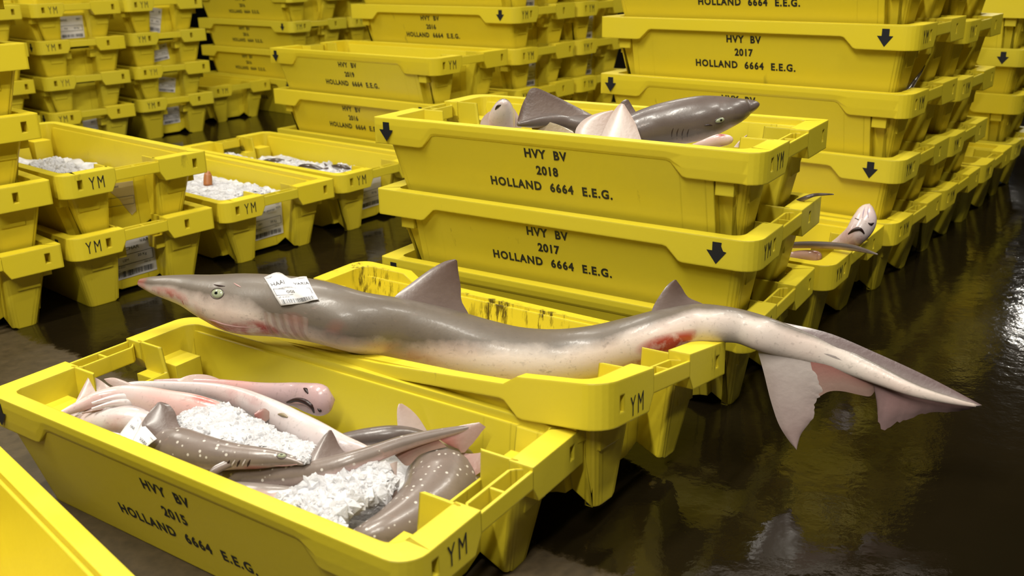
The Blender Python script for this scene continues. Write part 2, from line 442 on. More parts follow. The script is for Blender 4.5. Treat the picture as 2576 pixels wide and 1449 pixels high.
n_ = lambda a: (-math.sin(a), math.cos(a))
CRATE_ROWS = [
 # near pair with the sharks
 ('F0', -0.661, 0.832, -0.790, 0, 'A', 'yellow fish crate cut off by the bottom left corner, only its rim seen', {}),
 ('F1', -0.3411, 1.1989, -0.5904, 0, 'A', 'yellow fish crate stamped 2015, nearest in front, full of small sharks and ice', dict(year='2015')),
 ('F2', -0.0965, 1.4460, -0.6391, 0, 'A', 'yellow fish crate with raised dirty corners carrying the big long shark', dict(raised=True, dirty=True, tilt=(-0.0744, -0.0548), lift=0.022, twist=-0.0179)),
 # middle stack
 ('M3', 0.1625, 1.8385, -0.5740, 0, 'A', 'yellow fish crate on the floor, lowest of the middle stack behind the big shark', {}),
 ('M2', 0.1632, 1.8410, -0.5740, 1, 'B', 'yellow fish crate stamped 2017 with a chipped arrow, second of the middle stack', dict(year='2017', chip=True)),
 ('M1', 0.1638, 1.8440, -0.5760, 2, 'A', 'yellow fish crate stamped 2018, topmost of the middle stack, dark sharks inside', dict(year='2018')),
 ('H', 0.4126, 2.1536, -0.6244, 0, 'B', 'low yellow fish crate between middle and right stacks, pale shark head sticking up', {}),
 # right stack
 ('R5', 0.6700, 2.4575, -0.6750, 0, 'A', 'yellow fish crate on the floor, lowest of the tall right stack', {}),
 ('R4', 0.6700, 2.4580, -0.6760, 1, 'B', 'yellow fish crate with right-hand arrow, second from floor in right stack', dict(year='2016')),
 ('R3', 0.6710, 2.4590, -0.6770, 2, 'A', 'yellow fish crate with left-hand arrow, third from floor in right stack', dict(year='2018')),
 ('R2', 0.6720, 2.4600, -0.6760, 3, 'B', 'yellow fish crate stamped 2017 in the right stack, above the left-arrow crate', dict(year='2017')),
 ('R1', 0.6720, 2.4610, -0.6760, 4, 'A', 'yellow fish crate cut by the top edge, topmost of the right stack', dict(year='2019')),
 ('Q5', 0.9080, 2.7540, -0.6690, 0, 'A', 'yellow fish crate lowest in the stack behind the right stack', dict(pitch=0.1395)),
 ('Q4', 0.9080, 2.7545, -0.6690, 1, 'B', 'yellow fish crate second from floor in the stack behind the right stack', dict(pitch=0.1395)),
 ('Q3', 0.9090, 2.7550, -0.6690, 2, 'A', 'yellow fish crate third from floor in the stack behind the right stack', dict(pitch=0.1395)),
 ('Q2', 0.9090, 2.7555, -0.6690, 3, 'B', 'yellow fish crate with washed-out letters, fourth in stack behind right stack', dict(faded=True, pitch=0.1395)),
 ('Q1', 0.9090, 2.7560, -0.6690, 4, 'A', 'yellow fish crate cut by the top edge, stack behind the right stack', dict(pitch=0.1395)),
 ('T5', 1.1450, 3.0450, -0.6600, 0, 'B', 'single open yellow fish crate on the floor between two rear right stacks', {}),
 ('Z0', 1.3800, 3.3450, -0.6600, 0, 'A', 'yellow fish crate on the floor, lowest of the farthest right stack', {}),
 ('Z1', 1.3800, 3.3450, -0.6600, 1, 'A', 'yellow fish crate under the arrow crate in the farthest right stack', dict(raised=True)),
 ('Z2', 1.3800, 3.3450, -0.6600, 2, 'B', 'yellow fish crate with an arrow at the right edge, farthest right stack', {}),
 ('Z3', 1.3800, 3.3450, -0.6600, 3, 'A', 'yellow fish crate in the top right corner, topmost of farthest right stack', dict(raised=True)),
 # left edge stack
 ('K0', -1.4200, 2.1690, -0.7420, 0, 'A', 'yellow fish crate on the floor, lowest of the stack at the left edge', {}),
 ('K1', -1.4195, 2.1700, -0.7420, 1, 'B', 'yellow fish crate second from the floor in the left edge stack', {}),
 ('K2', -1.4190, 2.1710, -0.7420, 2, 'A', 'yellow fish crate third from the floor in the left edge stack', {}),
 ('K3', -1.4185, 2.1720, -0.7420, 3, 'B', 'yellow fish crate fourth from the floor in the left edge stack', {}),
 ('K4', -1.4180, 2.1730, -0.7420, 4, 'A', 'yellow fish crate in the top left corner, topmost of the left edge stack', {}),
 # left floor row
 ('A1', -1.1755, 2.4550, -0.7025, 0, 'B', 'yellow fish crate with a big white label, on the floor behind the big shark nose', {}),
 ('A2', -1.1758, 2.4545, -0.7025, 1, 'A', 'yellow fish crate with a torn label and ice lumps, second of its stack', dict(dirty=True)),
 ('C1', -0.9225, 2.7637, -0.7015, 0, 'A', 'yellow fish crate on the floor heaped with white crushed ice', {}),
 ('D1', -0.6856, 3.0644, -0.6688, 0, 'A', 'yellow fish crate with ice and dark fish, on the floor beside the 2019 stack', {}),
 ('E1', -0.4275, 3.3980, -0.6680, 0, 'B', 'yellow fish crate lowest under the crates stamped 2016 and 2019', {}),
 ('E2', -0.4270, 3.3970, -0.6680, 1, 'B', 'yellow fish crate stamped 2016 directly under the open 2019 crate', dict(year='2016')),
 ('E3', -0.4260, 3.3955, -0.6690, 2, 'A', 'open empty yellow fish crate stamped 2019 on top of its stack', dict(year='2019')),
]
for nm, (bx0, by0), hi, gp in (('G', (-0.180, 3.745), 5, 0.1395), ('g', (0.058, 4.050), 5, 0.1395)):
    for lv in range(hi):
        kd = 'AABAB'[lv] if nm == 'g' else 'BBABA'[lv]
        nth = ['lowest crate', 'second crate up', 'third crate up', 'fourth crate up', 'topmost crate'][lv]
        lab = {'G': 'yellow fish crate behind the 2019 crate, %s of rear centre stack', 'g': 'yellow fish crate half hidden by right stack, %s of far centre stack'}[nm] % nth
        kw = dict(pitch=gp)
        if nm == 'G': kw['year'] = '2016' if lv >= 3 else None
        CRATE_ROWS.append((nm+str(lv), bx0+0.001*lv, by0+0.001*lv, -0.645, lv, kd, lab, kw))
for nm, (bx0, by0), lab in (('I', (-1.270, 5.305), 'yellow fish crate in the distant lettered stack, %s'), ('i', (-1.02, 5.62), 'shaded yellow fish crate in the farthest dark stack, %s')):
    for lv in range(4):
        nth = ['lowest of its stack', 'second of its stack', 'third of its stack', 'top one'][lv]
        kw = dict(year='2016') if nm == 'I' else {}
        CRATE_ROWS.append((nm+str(lv), bx0, by0, -0.685, lv, 'BBBA'[lv] if nm == 'I' else 'ABAB'[lv], lab % nth, kw))
CRATE_ROWS.append(('N', -1.6600, 5.1100, -0.6600, 0, 'A', 'low open yellow fish crate with a dark spot, beside the far left stacks', {}))
for nm, (bx0, by0), lab in (('j', (-1.816, 4.692), 'right column at far left'), ('J', (-2.060, 4.345), 'middle column at far left'), ('y', (-2.335, 4.045), 'leftmost column at far left')):
    for lv in range(4):
        nth = ['lowest', 'second up', 'third up', 'top'][lv]
        tk = {'j': ['with white label', 'with tilted label', 'with white label', 'with folded label'], 'J': ['with white label', 'with washed-out patch', 'without label', 'with square label'], 'y': ['', '', '', '']}[nm][lv]
        CRATE_ROWS.append((nm+str(lv), bx0, by0, -0.735, lv, 'BABA'[lv], ('yellow fish crate %s, %s of the %s' % (tk, nth, lab)).replace(' ,', ',').replace('with a folded slanted label', 'with a folded label'), dict(faded=(lv == 1))))
for key, x, y, yaw, lv, kd, lab, kw in CRATE_ROWS:
    crate(key, x, y, yaw, lv, kd, lab, 'yellow fish crates on the auction floor', **kw)

# ------------------------------------------------------------------ fish materials
def skin(name, dorsal, ventral, edge=0.42, soft=0.10, red=(0.0, 0.0), spots=False, gills=None, rough=0.33, pink=0.3, edge_u=None, dark_u=None):
    """grey back, pale belly; UV.x runs nose to tail, UV.y from back (0) to belly (1)"""
    m, nt, b = new_mat(name)
    uv = N(nt, 'ShaderNodeUVMap'); sx = N(nt, 'ShaderNodeSeparateXYZ'); L(nt, uv.outputs[0], sx.inputs[0])
    u, v = sx.outputs[0], sx.outputs[1]
    tc = N(nt, 'ShaderNodeTexCoord'); pos = tc.outputs['Object']
    n1 = N(nt, 'ShaderNodeTexNoise', i_Scale=22.0, i_Detail=5.0, i_Roughness=0.6); L(nt, pos, n1.inputs['Vector'])
    n2 = N(nt, 'ShaderNodeTexNoise', i_Scale=8.0, i_Detail=3.0); L(nt, pos, n2.inputs['Vector'])
    n3 = N(nt, 'ShaderNodeTexNoise', i_Scale=160.0, i_Detail=3.0); L(nt, pos, n3.inputs['Vector'])
    vv = math_(nt, 'ADD', v, math_(nt, 'MULTIPLY', math_(nt, 'SUBTRACT', n1.outputs[0], 0.5), 0.16))
    if edge_u:
        sh = ramp(nt, u, [(p, (c, c, c)) for p, c in edge_u])
        vv = math_(nt, 'ADD', vv, math_(nt, 'SUBTRACT', 0.5, sh))
    f = ramp(nt, vv, [(edge - soft, (0, 0, 0)), (edge + soft, (1, 1, 1))])
    dcol = mix(nt, n1.outputs[0], tuple(c*0.72 for c in dorsal), tuple(min(1, c*1.28) for c in dorsal))
    if dark_u: dcol = mix(nt, ramp(nt, u, [(p, (c, c, c)) for p, c in dark_u]), dcol, tuple(c*0.5 for c in dorsal))
    pk = ramp(nt, n2.outputs[0], [(0.42, (0, 0, 0)), (0.72, (1, 1, 1))])
    vcol = mix(nt, math_(nt, 'MULTIPLY', pk, pink), ventral, (0.62, 0.27, 0.22))
    c = mix(nt, f, dcol, vcol)
    c = mix(nt, math_(nt, 'MULTIPLY', ramp(nt, n3.outputs[0], [(0.60, (0, 0, 0)), (0.72, (1, 1, 1))]), 0.25), c, tuple(x*0.6 for x in dorsal))
    # raw red patches: list of (u centre, u half width, v centre, v half width, strength)
    for (uc, uw, vc, vw, st) in (red if isinstance(red, list) else []):
        a = math_(nt, 'DIVIDE', math_(nt, 'SUBTRACT', u, uc), uw); e = math_(nt, 'DIVIDE', math_(nt, 'SUBTRACT', v, vc), vw)
        d = math_(nt, 'ADD', math_(nt, 'MULTIPLY', a, a), math_(nt, 'MULTIPLY', e, e))
        k = math_(nt, 'MULTIPLY', math_(nt, 'SUBTRACT', 1.0, d, True), ramp(nt, n1.outputs[0], [(0.40, (0, 0, 0)), (0.58, (1, 1, 1))]))
        c = mix(nt, math_(nt, 'MULTIPLY', k, st, True), c, (0.34, 0.045, 0.03))
    mp = N(nt, 'ShaderNodeMapping', i_Scale=(14, 60, 30), i_Rotation=(0.2, 0.3, 0.5)); L(nt, pos, mp.inputs[0])
    n6 = N(nt, 'ShaderNodeTexNoise', i_Scale=2.2, i_Detail=6.0, i_Roughness=0.7); L(nt, mp.outputs[0], n6.inputs['Vector'])
    c = mix(nt, math_(nt, 'MULTIPLY', ramp(nt, n6.outputs[0], [(0.60, (0, 0, 0)), (0.70, (1, 1, 1))]), 0.35), c, tuple(x*0.55 for x in dorsal))
    c = mix(nt, math_(nt, 'MULTIPLY', ramp(nt, n6.outputs[0], [(0.28, (1, 1, 1)), (0.38, (0, 0, 0))]), 0.20), c, (0.40, 0.22, 0.18))
    if spots:
        vo = N(nt, 'ShaderNodeTexVoronoi', i_Scale=92.0); L(nt, pos, vo.inputs['Vector'])
        s1 = ramp(nt, vo.outputs['Distance'], [(0.15, (1, 1, 1)), (0.21, (0, 0, 0))])
        k = math_(nt, 'MULTIPLY', s1, math_(nt, 'SUBTRACT', 1.0, f))
        c = mix(nt, math_(nt, 'MULTIPLY', k, 0.75), c, (0.62, 0.58, 0.52))
    h = math_(nt, 'ADD', math_(nt, 'MULTIPLY', n1.outputs[0], 0.6), math_(nt, 'MULTIPLY', n3.outputs[0], 0.25))
    if gills:
        g0, g1, v0, v1, cnt = gills
        t = math_(nt, 'DIVIDE', math_(nt, 'SUBTRACT', u, g0), (g1 - g0))
        tw = math_(nt, 'ADD', t, math_(nt, 'MULTIPLY', v, -0.25))
        w = math_(nt, 'SINE', math_(nt, 'ADD', math_(nt, 'MULTIPLY', tw, cnt*2*PI), math_(nt, 'MULTIPLY', n1.outputs[0], 3.0)))
        inu = math_(nt, 'MULTIPLY', math_(nt, 'GREATER_THAN', t, 0.0), math_(nt, 'LESS_THAN', t, 1.0))
        e = math_(nt, 'DIVIDE', math_(nt, 'SUBTRACT', v, (v0+v1)/2), (v1-v0)/2)
        inv = math_(nt, 'SUBTRACT', 1.0, math_(nt, 'MULTIPLY', e, e), True)
        mk = math_(nt, 'MULTIPLY', inu, math_(nt, 'POWER', inv, 0.5))
        h = math_(nt, 'ADD', h, math_(nt, 'MULTIPLY', math_(nt, 'MULTIPLY', w, mk), 1.6))
        slit = math_(nt, 'MULTIPLY', ramp(nt, w, [(0.02, (1, 1, 1)), (0.16, (0, 0, 0))]), mk)
        c = mix(nt, math_(nt, 'MULTIPLY', mk, 0.30), c, (0.48, 0.36, 0.31))
        c = mix(nt, math_(nt, 'MULTIPLY', slit, 0.32), c, (0.16, 0.045, 0.035))
    L(nt, c, b.inputs['Base Color'])
    b.inputs['Roughness'].default_value = rough; b.inputs['Specular IOR Level'].default_value = 0.5
    b.inputs['Coat Weight'].default_value = 0.12 if name == 'tope_skin' else 0.18; b.inputs['Coat Roughness'].default_value = 0.14
    b.inputs['Subsurface Weight'].default_value = 0.0
    bp = N(nt, 'ShaderNodeBump'); bp.inputs['Strength'].default_value = 0.35; bp.inputs['Distance'].default_value = 0.0022
    L(nt, h, bp.inputs['Height']); L(nt, bp.outputs[0], b.inputs['Normal']); L(nt, bp.outputs[0], b.inputs['Coat Normal'])
    return m

def fin_mat(name, base, tip, rough=0.35):
    """UV.y = 0 at the root, 1 at the thin edge"""
    m, nt, b = new_mat(name)
    uv = N(nt, 'ShaderNodeUVMap'); sx = N(nt, 'ShaderNodeSeparateXYZ'); L(nt, uv.outputs[0], sx.inputs[0])
    tc = N(nt, 'ShaderNodeTexCoord')
    n1 = N(nt, 'ShaderNodeTexNoise', i_Scale=26.0, i_Detail=5.0); L(nt, tc.outputs['Object'], n1.inputs['Vector'])
    t = math_(nt, 'ADD', sx.outputs[1], math_(nt, 'MULTIPLY', math_(nt, 'SUBTRACT', n1.outputs[0], 0.5), 0.35))
    c = ramp(nt, t, [(0.15, base), (0.80, tip)])
    c = mix(nt, math_(nt, 'MULTIPLY', n1.outputs[0], 0.30), c, tuple(x*0.5 for x in tip))
    L(nt, c, b.inputs['Base Color']); b.inputs['Roughness'].default_value = rough
    b.inputs['Coat Weight'].default_value = 0.3; b.inputs['Coat Roughness'].default_value = 0.15
    n3 = N(nt, 'ShaderNodeTexNoise', i_Scale=130.0, i_Detail=3.0); L(nt, tc.outputs['Object'], n3.inputs['Vector'])
    bp = N(nt, 'ShaderNodeBump'); bp.inputs['Strength'].default_value = 0.3; bp.inputs['Distance'].default_value = 0.0015
    L(nt, n3.outputs[0], bp.inputs['Height']); L(nt, bp.outputs[0], b.inputs['Normal'])
    return m

GREY, BELLY = (0.120, 0.096, 0.074), (0.60, 0.52, 0.46)
M_TOPE = skin('tope_skin', GREY, BELLY, edge=0.50, soft=0.085, pink=0.22,
              edge_u=[(0.0, 0.50), (0.09, 0.44), (0.16, 0.47), (0.23, 0.66), (0.31, 0.70), (0.38, 0.54), (0.47, 0.38), (0.60, 0.42), (0.67, 0.30), (0.85, 0.24)],
              red=[(0.055, 0.06, 0.62, 0.20, 0.9), (0.13, 0.06, 0.80, 0.16, 1.2), (0.19, 0.05, 0.72, 0.13, 1.2), (0.225, 0.02, 0.58, 0.12, 0.3), (0.655, 0.035, 0.62, 0.16, 1.3), (0.62, 0.03, 0.85, 0.12, 1.2), (0.27, 0.012, 0.66, 0.22, 0.25), (0.34, 0.07, 0.72, 0.10, 0.35), (0.0, 0.02, 0.5, 0.6, 0.5)],
              gills=(0.188, 0.243, 0.50, 0.88, 5), rough=0.42)
M_HOUND = skin('hound_skin', (0.105, 0.080, 0.070), (0.50, 0.40, 0.35), edge=0.74, soft=0.14, pink=0.35, rough=0.36)
M_SPOT = skin('spotted_hound_skin', (0.165, 0.128, 0.108), (0.56, 0.44, 0.41), edge=0.60, soft=0.10, pink=0.50, spots=True, rough=0.33, red=[(0.2, 0.08, 0.75, 0.2, 0.8)])
M_PALE = skin('pale_belly_skin', (0.22, 0.185, 0.165), (0.56, 0.50, 0.49), edge=0.34, soft=0.12, pink=0.40, rough=0.24, red=[(0.5, 0.12, 0.8, 0.3, 0.35)])
M_SNOUT = skin('mauve_snout_skin', (0.24, 0.19, 0.18), (0.47, 0.33, 0.33), edge=0.30, soft=0.12, pink=0.7, rough=0.26)
M_PINKB = skin('pink_belly_skin', (0.22, 0.185, 0.165), (0.58, 0.46, 0.44), edge=0.30, soft=0.12, pink=0.75, rough=0.26, red=[(0.18, 0.10, 0.62, 0.18, 0.9)])
M_SILVER = skin('round_fish_skin', (0.06, 0.045, 0.035), (0.5, 0.48, 0.46), edge=0.45, soft=0.1, pink=0.1, rough=0.2)
M_FIN = fin_mat('grey_fin', (0.20, 0.150, 0.130), (0.105, 0.066, 0.053))
M_FINP = fin_mat('pale_fin', (0.50, 0.40, 0.36), (0.44, 0.31, 0.26))
M_FINR = fin_mat('reddish_fin', (0.30, 0.10, 0.085), (0.30, 0.19, 0.155))
M_TAIL = fin_mat('tail_fin_skin', (0.43, 0.37, 0.34), (0.27, 0.195, 0.18))
M_WEB = fin_mat('tail_web_skin', (0.24, 0.20, 0.185), (0.135, 0.092, 0.09))
M_END = fin_mat('tail_end_skin', (0.34, 0.20, 0.19), (0.17, 0.11, 0.105))
M_EYE = simple_mat('eye_iris', (0.27, 0.29, 0.19), 0.10)
M_PUPIL = simple_mat('pupil', (0.004, 0.005, 0.004), 0.08)
M_DARKW = simple_mat('dark_opening', (0.022, 0.008, 0.007), 0.4)
M_LID = simple_mat('eyelid_skin', (0.075, 0.055, 0.048), 0.3)
M_LIP = simple_mat('pink_lip', (0.42, 0.24, 0.22), 0.3)
def ice_mat():
    m, nt, b = new_mat('crushed_ice')
    tc = N(nt, 'ShaderNodeNewGeometry')
    n = N(nt, 'ShaderNodeTexNoise', i_Scale=35.0, i_Detail=4.0); L(nt, tc.outputs['Position'], n.inputs['Vector'])
    L(nt, ramp(nt, n.outputs[0], [(0.3, (0.42, 0.415, 0.43)), (0.7, (0.62, 0.61, 0.62))]), b.inputs['Base Color'])
    b.inputs['Roughness'].default_value = 0.22; b.inputs['Subsurface Weight'].default_value = 0.25
    b.inputs['Subsurface Radius'].default_value = (0.02, 0.022, 0.024); b.inputs['Subsurface Scale'].default_value = 0.5
    n2 = N(nt, 'ShaderNodeTexNoise', i_Scale=240.0, i_Detail=3.0); L(nt, tc.outputs['Position'], n2.inputs['Vector'])
    bp = N(nt, 'ShaderNodeBump'); bp.inputs['Strength'].default_value = 0.5; bp.inputs['Distance'].default_value = 0.003
    L(nt, n2.outputs[0], bp.inputs['Height']); L(nt, bp.outputs[0], b.inputs['Normal'])
    return m
M_ICE = ice_mat()

# ------------------------------------------------------------------ fish shapes
def crom(P, t):
    n = len(P)-1; i = min(int(t), n-1); f = t - i
    p0, p1, p2, p3 = P[max(i-1, 0)], P[i], P[i+1], P[min(i+2, n)]
    return p1 + ((p2-p0)*0.5)*f + (p0 - p1*2.5 + p2*2 - p3*0.5)*f*f + ((p1*3 - p0 - p2*3 + p3)*0.5)*f*f*f
def loft(name, st, mat, per=6, nr=28, pw=1.0, caps=True):
    """st: (point, up, half width, half height above, half height below) from nose to tail -> mesh, frames"""
    P = [Vector(s[0]) for s in st]; U = [Vector(s[1]).normalized() for s in st]
    R = [Vector((s[2], s[3], s[4])) for s in st]
    n = (len(st)-1)*per
    length = [0.0]; pts = [crom(P, k/per) for k in range(n+1)]
    for a, b in zip(pts, pts[1:]): length.append(length[-1] + (b-a).length)
    V, F, UV, frames = [], [], [], []
    for k in range(n+1):
        p = pts[k]; tg = (pts[min(k+1, n)] - pts[max(k-1, 0)]).normalized()
        t = k/per; i = min(int(t), len(st)-2); f = t-i
        up = U[i].lerp(U[i+1], f); up = (up - tg*up.dot(tg)).normalized(); sd = tg.cross(up)
        r = crom(R, t); r = Vector([max(x, 0.0004) for x in r])
        frames.append((p, tg, up, sd, r, length[k]/length[-1]))
        for j in range(nr):
            a = 2*PI*j/nr; ca, sa = math.cos(a), math.sin(a)
            x = math.copysign(abs(ca)**pw, ca)*r.x; y = math.copysign(abs(sa)**pw, sa)*(r.y if sa > 0 else r.z)
            V.append(p + sd*x + up*y); UV.append((length[k]/length[-1], math.acos(max(-1, min(1, sa)))/PI))
    for k in range(n):
        for j in range(nr):
            F.append([k*nr+j, k*nr+(j+1) % nr, (k+1)*nr+(j+1) % nr, (k+1)*nr+j])
    if caps:
        for k, d in ((0, -1), (n, 1)):
            p, tg, up, sd, r, u = frames[k]
            V.append(p + tg*d*min(r.x, r.y)*0.6); UV.append((u, 0.5)); c = len(V)-1
            F += [[k*nr+j, k*nr+(j+1) % nr, c] for j in range(nr)]
    me = bpy.data.meshes.new(name); me.from_pydata([tuple(v) for v in V], [], F)
    lay = me.uv_layers.new(name='UVMap')
    for lp in me.loops: lay.data[lp.index].uv = UV[lp.vertex_index]
    bm = bmesh.new(); bm.from_mesh(me); bmesh.ops.recalc_face_normals(bm, faces=bm.faces[:]); bm.to_mesh(me); bm.free()
    me.materials.append(mat)
    for p in me.polygons: p.use_smooth = True
    return me, frames
def resamp(P, n, smooth=True):
    P = [Vector(p) for p in P]
    q = [crom(P, (len(P)-1)*k/n) if smooth else P[min(int((len(P)-1)*k/n), len(P)-2)].lerp(P[min(int((len(P)-1)*k/n), len(P)-2)+1], (len(P)-1)*k/n - min(int((len(P)-1)*k/n), len(P)-2)) for k in range(n+1)]
    return q
def fin(name, A, B, nrm, th, mat, n=16, m=8, flip_root=False, curl=0.0, mode='tip', jag=0.0):
    """skin between edge curves A and B (root first), lens-shaped in section.
    mode 'tip': thins from root (s=0) to tip (s=1); mode 'edge': thins from A to B."""
    A, B = resamp(A, n), resamp(B, n)
    if jag:
        rj = random.Random(len(name)*7+n)
        B = [b + (a-b)*(jag*rj.random()*(1 if 0 < k < n else 0)) for k, (a, b) in enumerate(zip(A, B))]
    nrm = Vector(nrm).normalized()
    V, F, UV = [], [], []
    for s in (1, -1):
        for i in range(n+1):
            fs = i/n
            for j in range(m+1):
                t = j/m; p = A[i].lerp(B[i], t)
                if mode == 'tip': k = (1-fs*0.85)*(4*t*(1-t))**0.6*(1 - 0.45*t) + 0.05; root = fs
                else: k = (1-t)**0.8 + 0.05; root = t
                p = p + nrm*(s*th*0.5*k + curl*fs*fs)
                V.append(p); UV.append((t, root))
    w = (n+1)*(m+1)
    for i in range(n):
        for j in range(m):
            a = i*(m+1)+j
            F.append([a, a+1, a+m+2, a+m+1]); F.append([w+a+m+1, w+a+m+2, w+a+1, w+a])
    def strip(idx):
        for a, b in zip(idx, idx[1:]): F.append([a, b, w+b, w+a])
    strip([j for j in range(m+1)]); strip([n*(m+1)+j for j in range(m+1)]); strip([i*(m+1) for i in range(n+1)]); strip([i*(m+1)+m for i in range(n+1)])
    me = bpy.data.meshes.new(name); me.from_pydata([tuple(v) for v in V], [], F)
    lay = me.uv_layers.new(name='UVMap')
    for lp in me.loops: lay.data[lp.index].uv = UV[lp.vertex_index]
    bm = bmesh.new(); bm.from_mesh(me); bmesh.ops.remove_doubles(bm, verts=bm.verts[:], dist=1e-6); bmesh.ops.recalc_face_normals(bm, faces=bm.faces[:]); bm.to_mesh(me); bm.free()
    me.materials.append(mat)
    for p in me.polygons: p.use_smooth = True
    me.set_sharp_from_angle(angle=math.radians(38))
    return me
def on_plane(px, py, p0, nrm):
    u, v = (px - RW/2)/FPX, (RH/2 - py)/FPX
    d = cam.matrix_world.to_3x3() @ Vector((u, v, -1.0)); o = Vector((0, 0, CAM_H))
    return o + d*((Vector(p0)-o).dot(nrm)/d.dot(nrm))
from mathutils.bvhtree import BVHTree
def bvh_of(me):
    return BVHTree.FromPolygons([v.co.copy() for v in me.vertices], [list(p.vertices) for p in me.polygons])
def hit(bvh, px, py, off=0.0):
    u, v = (px - RW/2)/FPX, (RH/2 - py)/FPX
    d = (cam.matrix_world.to_3x3() @ Vector((u, v, -1.0))).normalized(); o = Vector((0, 0, CAM_H))
    loc, nr, i, ds = bvh.ray_cast(o, d)
    if loc is None: return None, None
    if nr.dot(d) > 0: nr = -nr
    return loc + nr*off, nr
def ellipsoid(name, c, ax, mat, seg=16, ring=10):
    """ax: three vectors"""
    V, F = [], []
    for i in range(ring+1):
        th = PI*i/ring
        for j in range(seg):
            ph = 2*PI*j/seg
            V.append(Vector(c) + ax[0]*(math.sin(th)*math.cos(ph)) + ax[1]*(math.sin(th)*math.sin(ph)) + ax[2]*math.cos(th))
    for i in range(ring):
        for j in range(seg): F.append([i*seg+j, i*seg+(j+1) % seg, (i+1)*seg+(j+1) % seg, (i+1)*seg+j])
    me = mesh_from(name, V, F, mat, True)
    bm = bmesh.new(); bm.from_mesh(me); bmesh.ops.remove_doubles(bm, verts=bm.verts[:], dist=1e-7); bmesh.ops.recalc_face_normals(bm, faces=bm.faces[:]); bm.to_mesh(me); bm.free()
    for p in me.polygons: p.use_smooth = True
    return me
def tube(name, P, r, mat, seg=8):
    st = [(p, (0, 0, 1) if abs((Vector(P[min(i+1, len(P)-1)])-Vector(P[max(i-1, 0)])).normalized().z) < 0.9 else (1, 0, 0), (r[i] if isinstance(r, list) else r), (r[i] if isinstance(r, list) else r), (r[i] if isinstance(r, list) else r)) for i, p in enumerate(P)]
    return loft(name, st, mat, per=4, nr=seg)[0]
def fish_thing(name, loc, label, cat='fish', group=None):
    t = bpy.data.objects.new(name, None); C.objects.link(t); t.location = loc; t.empty_display_size = 0.05
    return tag(t, label, cat, group)
def part(name, me, parent):
    """meshes are written in world space: shift them under their thing"""
    o = link(name, me, parent); root = parent
    off = Vector((0, 0, 0))
    while root is not None: off += root.location; root = root.parent
    if parent.parent is None or True: o.location = -off
    return o
def eye_on(bvh, px, py, rx, ry, parent, tilt=0.0, pupil=(0.45, 0.4)):
    c, nr = hit(bvh, px, py)
    if c is None: return
    right = cam.matrix_world.to_3x3() @ Vector((math.cos(tilt), math.sin(tilt), 0)); right = (right - nr*right.dot(nr)).normalized(); up = nr.cross(right)
    e = part('eye', ellipsoid('eye', c - nr*0.0012, [right*rx, up*ry, nr*0.0036], M_EYE), parent)
    p = link('pupil', ellipsoid('pupil', c + nr*0.0016, [right*rx*pupil[0], up*ry*pupil[1], nr*0.0012], M_PUPIL), e)
    p.location = (0, 0, 0)
    rimm = []
    for k in range(25):
        a = 2*PI*k/24; rimm.append(c + right*math.cos(a)*rx*1.06 + up*math.sin(a)*ry*1.08 - nr*0.0004)
    part('eyelid', tube('eyelid', rimm, 0.0008, M_LID, 6), parent)
def slit_on(bvh, pts, r, parent, name='mouth', mat=None, sink=0.0):
    P = []
    for px, py in pts:
        c, nr = hit(bvh, px, py, -sink)
        if c is not None: P.append(c)
    if len(P) >= 2:
        rr = [r*(0.35 + 0.65*math.sin(PI*k/(len(P)-1))) for k in range(len(P))]
        part(name, tube(name, P, rr, mat or M_DARKW, 8), parent)

# ------------------------------------------------------------------ the big shark across the second crate
SK = [  # px, py, half height px, z
    (352, 711, 9, 0.275), (372, 714, 16, 0.274), (400, 719, 24, 0.273), (470, 731, 39, 0.268), (530, 748, 56, 0.262), (600, 763, 73, 0.257), (700, 773, 79, 0.254), (800, 787, 80, 0.252),
    (900, 814, 80, 0.238), (1000, 834, 84, 0.213), (1100, 857, 86, 0.190), (1200, 882, 83, 0.172), (1300, 899, 77, 0.163), (1400, 899, 71, 0.163), (1500, 884, 66, 0.176),
    (1600, 858, 63, 0.200), (1670, 838, 61, 0.214), (1740, 818, 53, 0.222), (1800, 815, 47, 0.226), (1860, 821, 42, 0.223), (1920, 840, 43, 0.217), (2000, 866, 38, 0.203), (2100, 899, 30, 0.187), (2200, 940, 23, 0.172), (2300, 982, 15, 0.158), (2400, 1009, 8, 0.148), (2455, 1020, 4, 0.143)]
stn = []
for k, (px, py, h, z) in enumerate(SK):
    p = unproj(px, py, z); d = (p - Vector((0, 0, CAM_H))).length; r = h/FPX*d
    view = (p - Vector((0, 0, CAM_H))).normalized()
    tail = max(0.0, min(1.0, (px-1750)/200))
    up = Vector((0, 0, 1)) - view*Vector((0, 0, 1)).dot(view)*0.8
    if px > 1700: up = Vector((0.30*tail, 0.25*tail, 1)) - view*Vector((0.30*tail, 0.25*tail, 1)).dot(view)*0.95
    w = r*(1.02 if px < 1750 else 1.0 - 0.45*tail)
    if px < 620: w = r*1.05
    b_ = r
    if 640 < px < 1080: b_ = r*0.92
    stn.append((p, up, w, r, b_))
big = fish_thing('shark', Vector((-0.1, 1.45, 0.16)), 'big long grey shark with white belly lying over a crate, tail hanging out', 'shark')
body_me, FR = loft('shark_body', stn, M_TOPE, per=5, nr=40)
part('body', body_me, big)
BB = bvh_of(body_me)
def near_frame(px):
    best = None
    for i, (p, tg, up, sd, r, u) in enumerate(FR):
        q = cam.matrix_world.inverted() @ p; x = q.x/-q.z*FPX + RW/2
        if best is None or abs(x-px) < best[0]: best = (abs(x-px), i)
    return FR[best[1]]
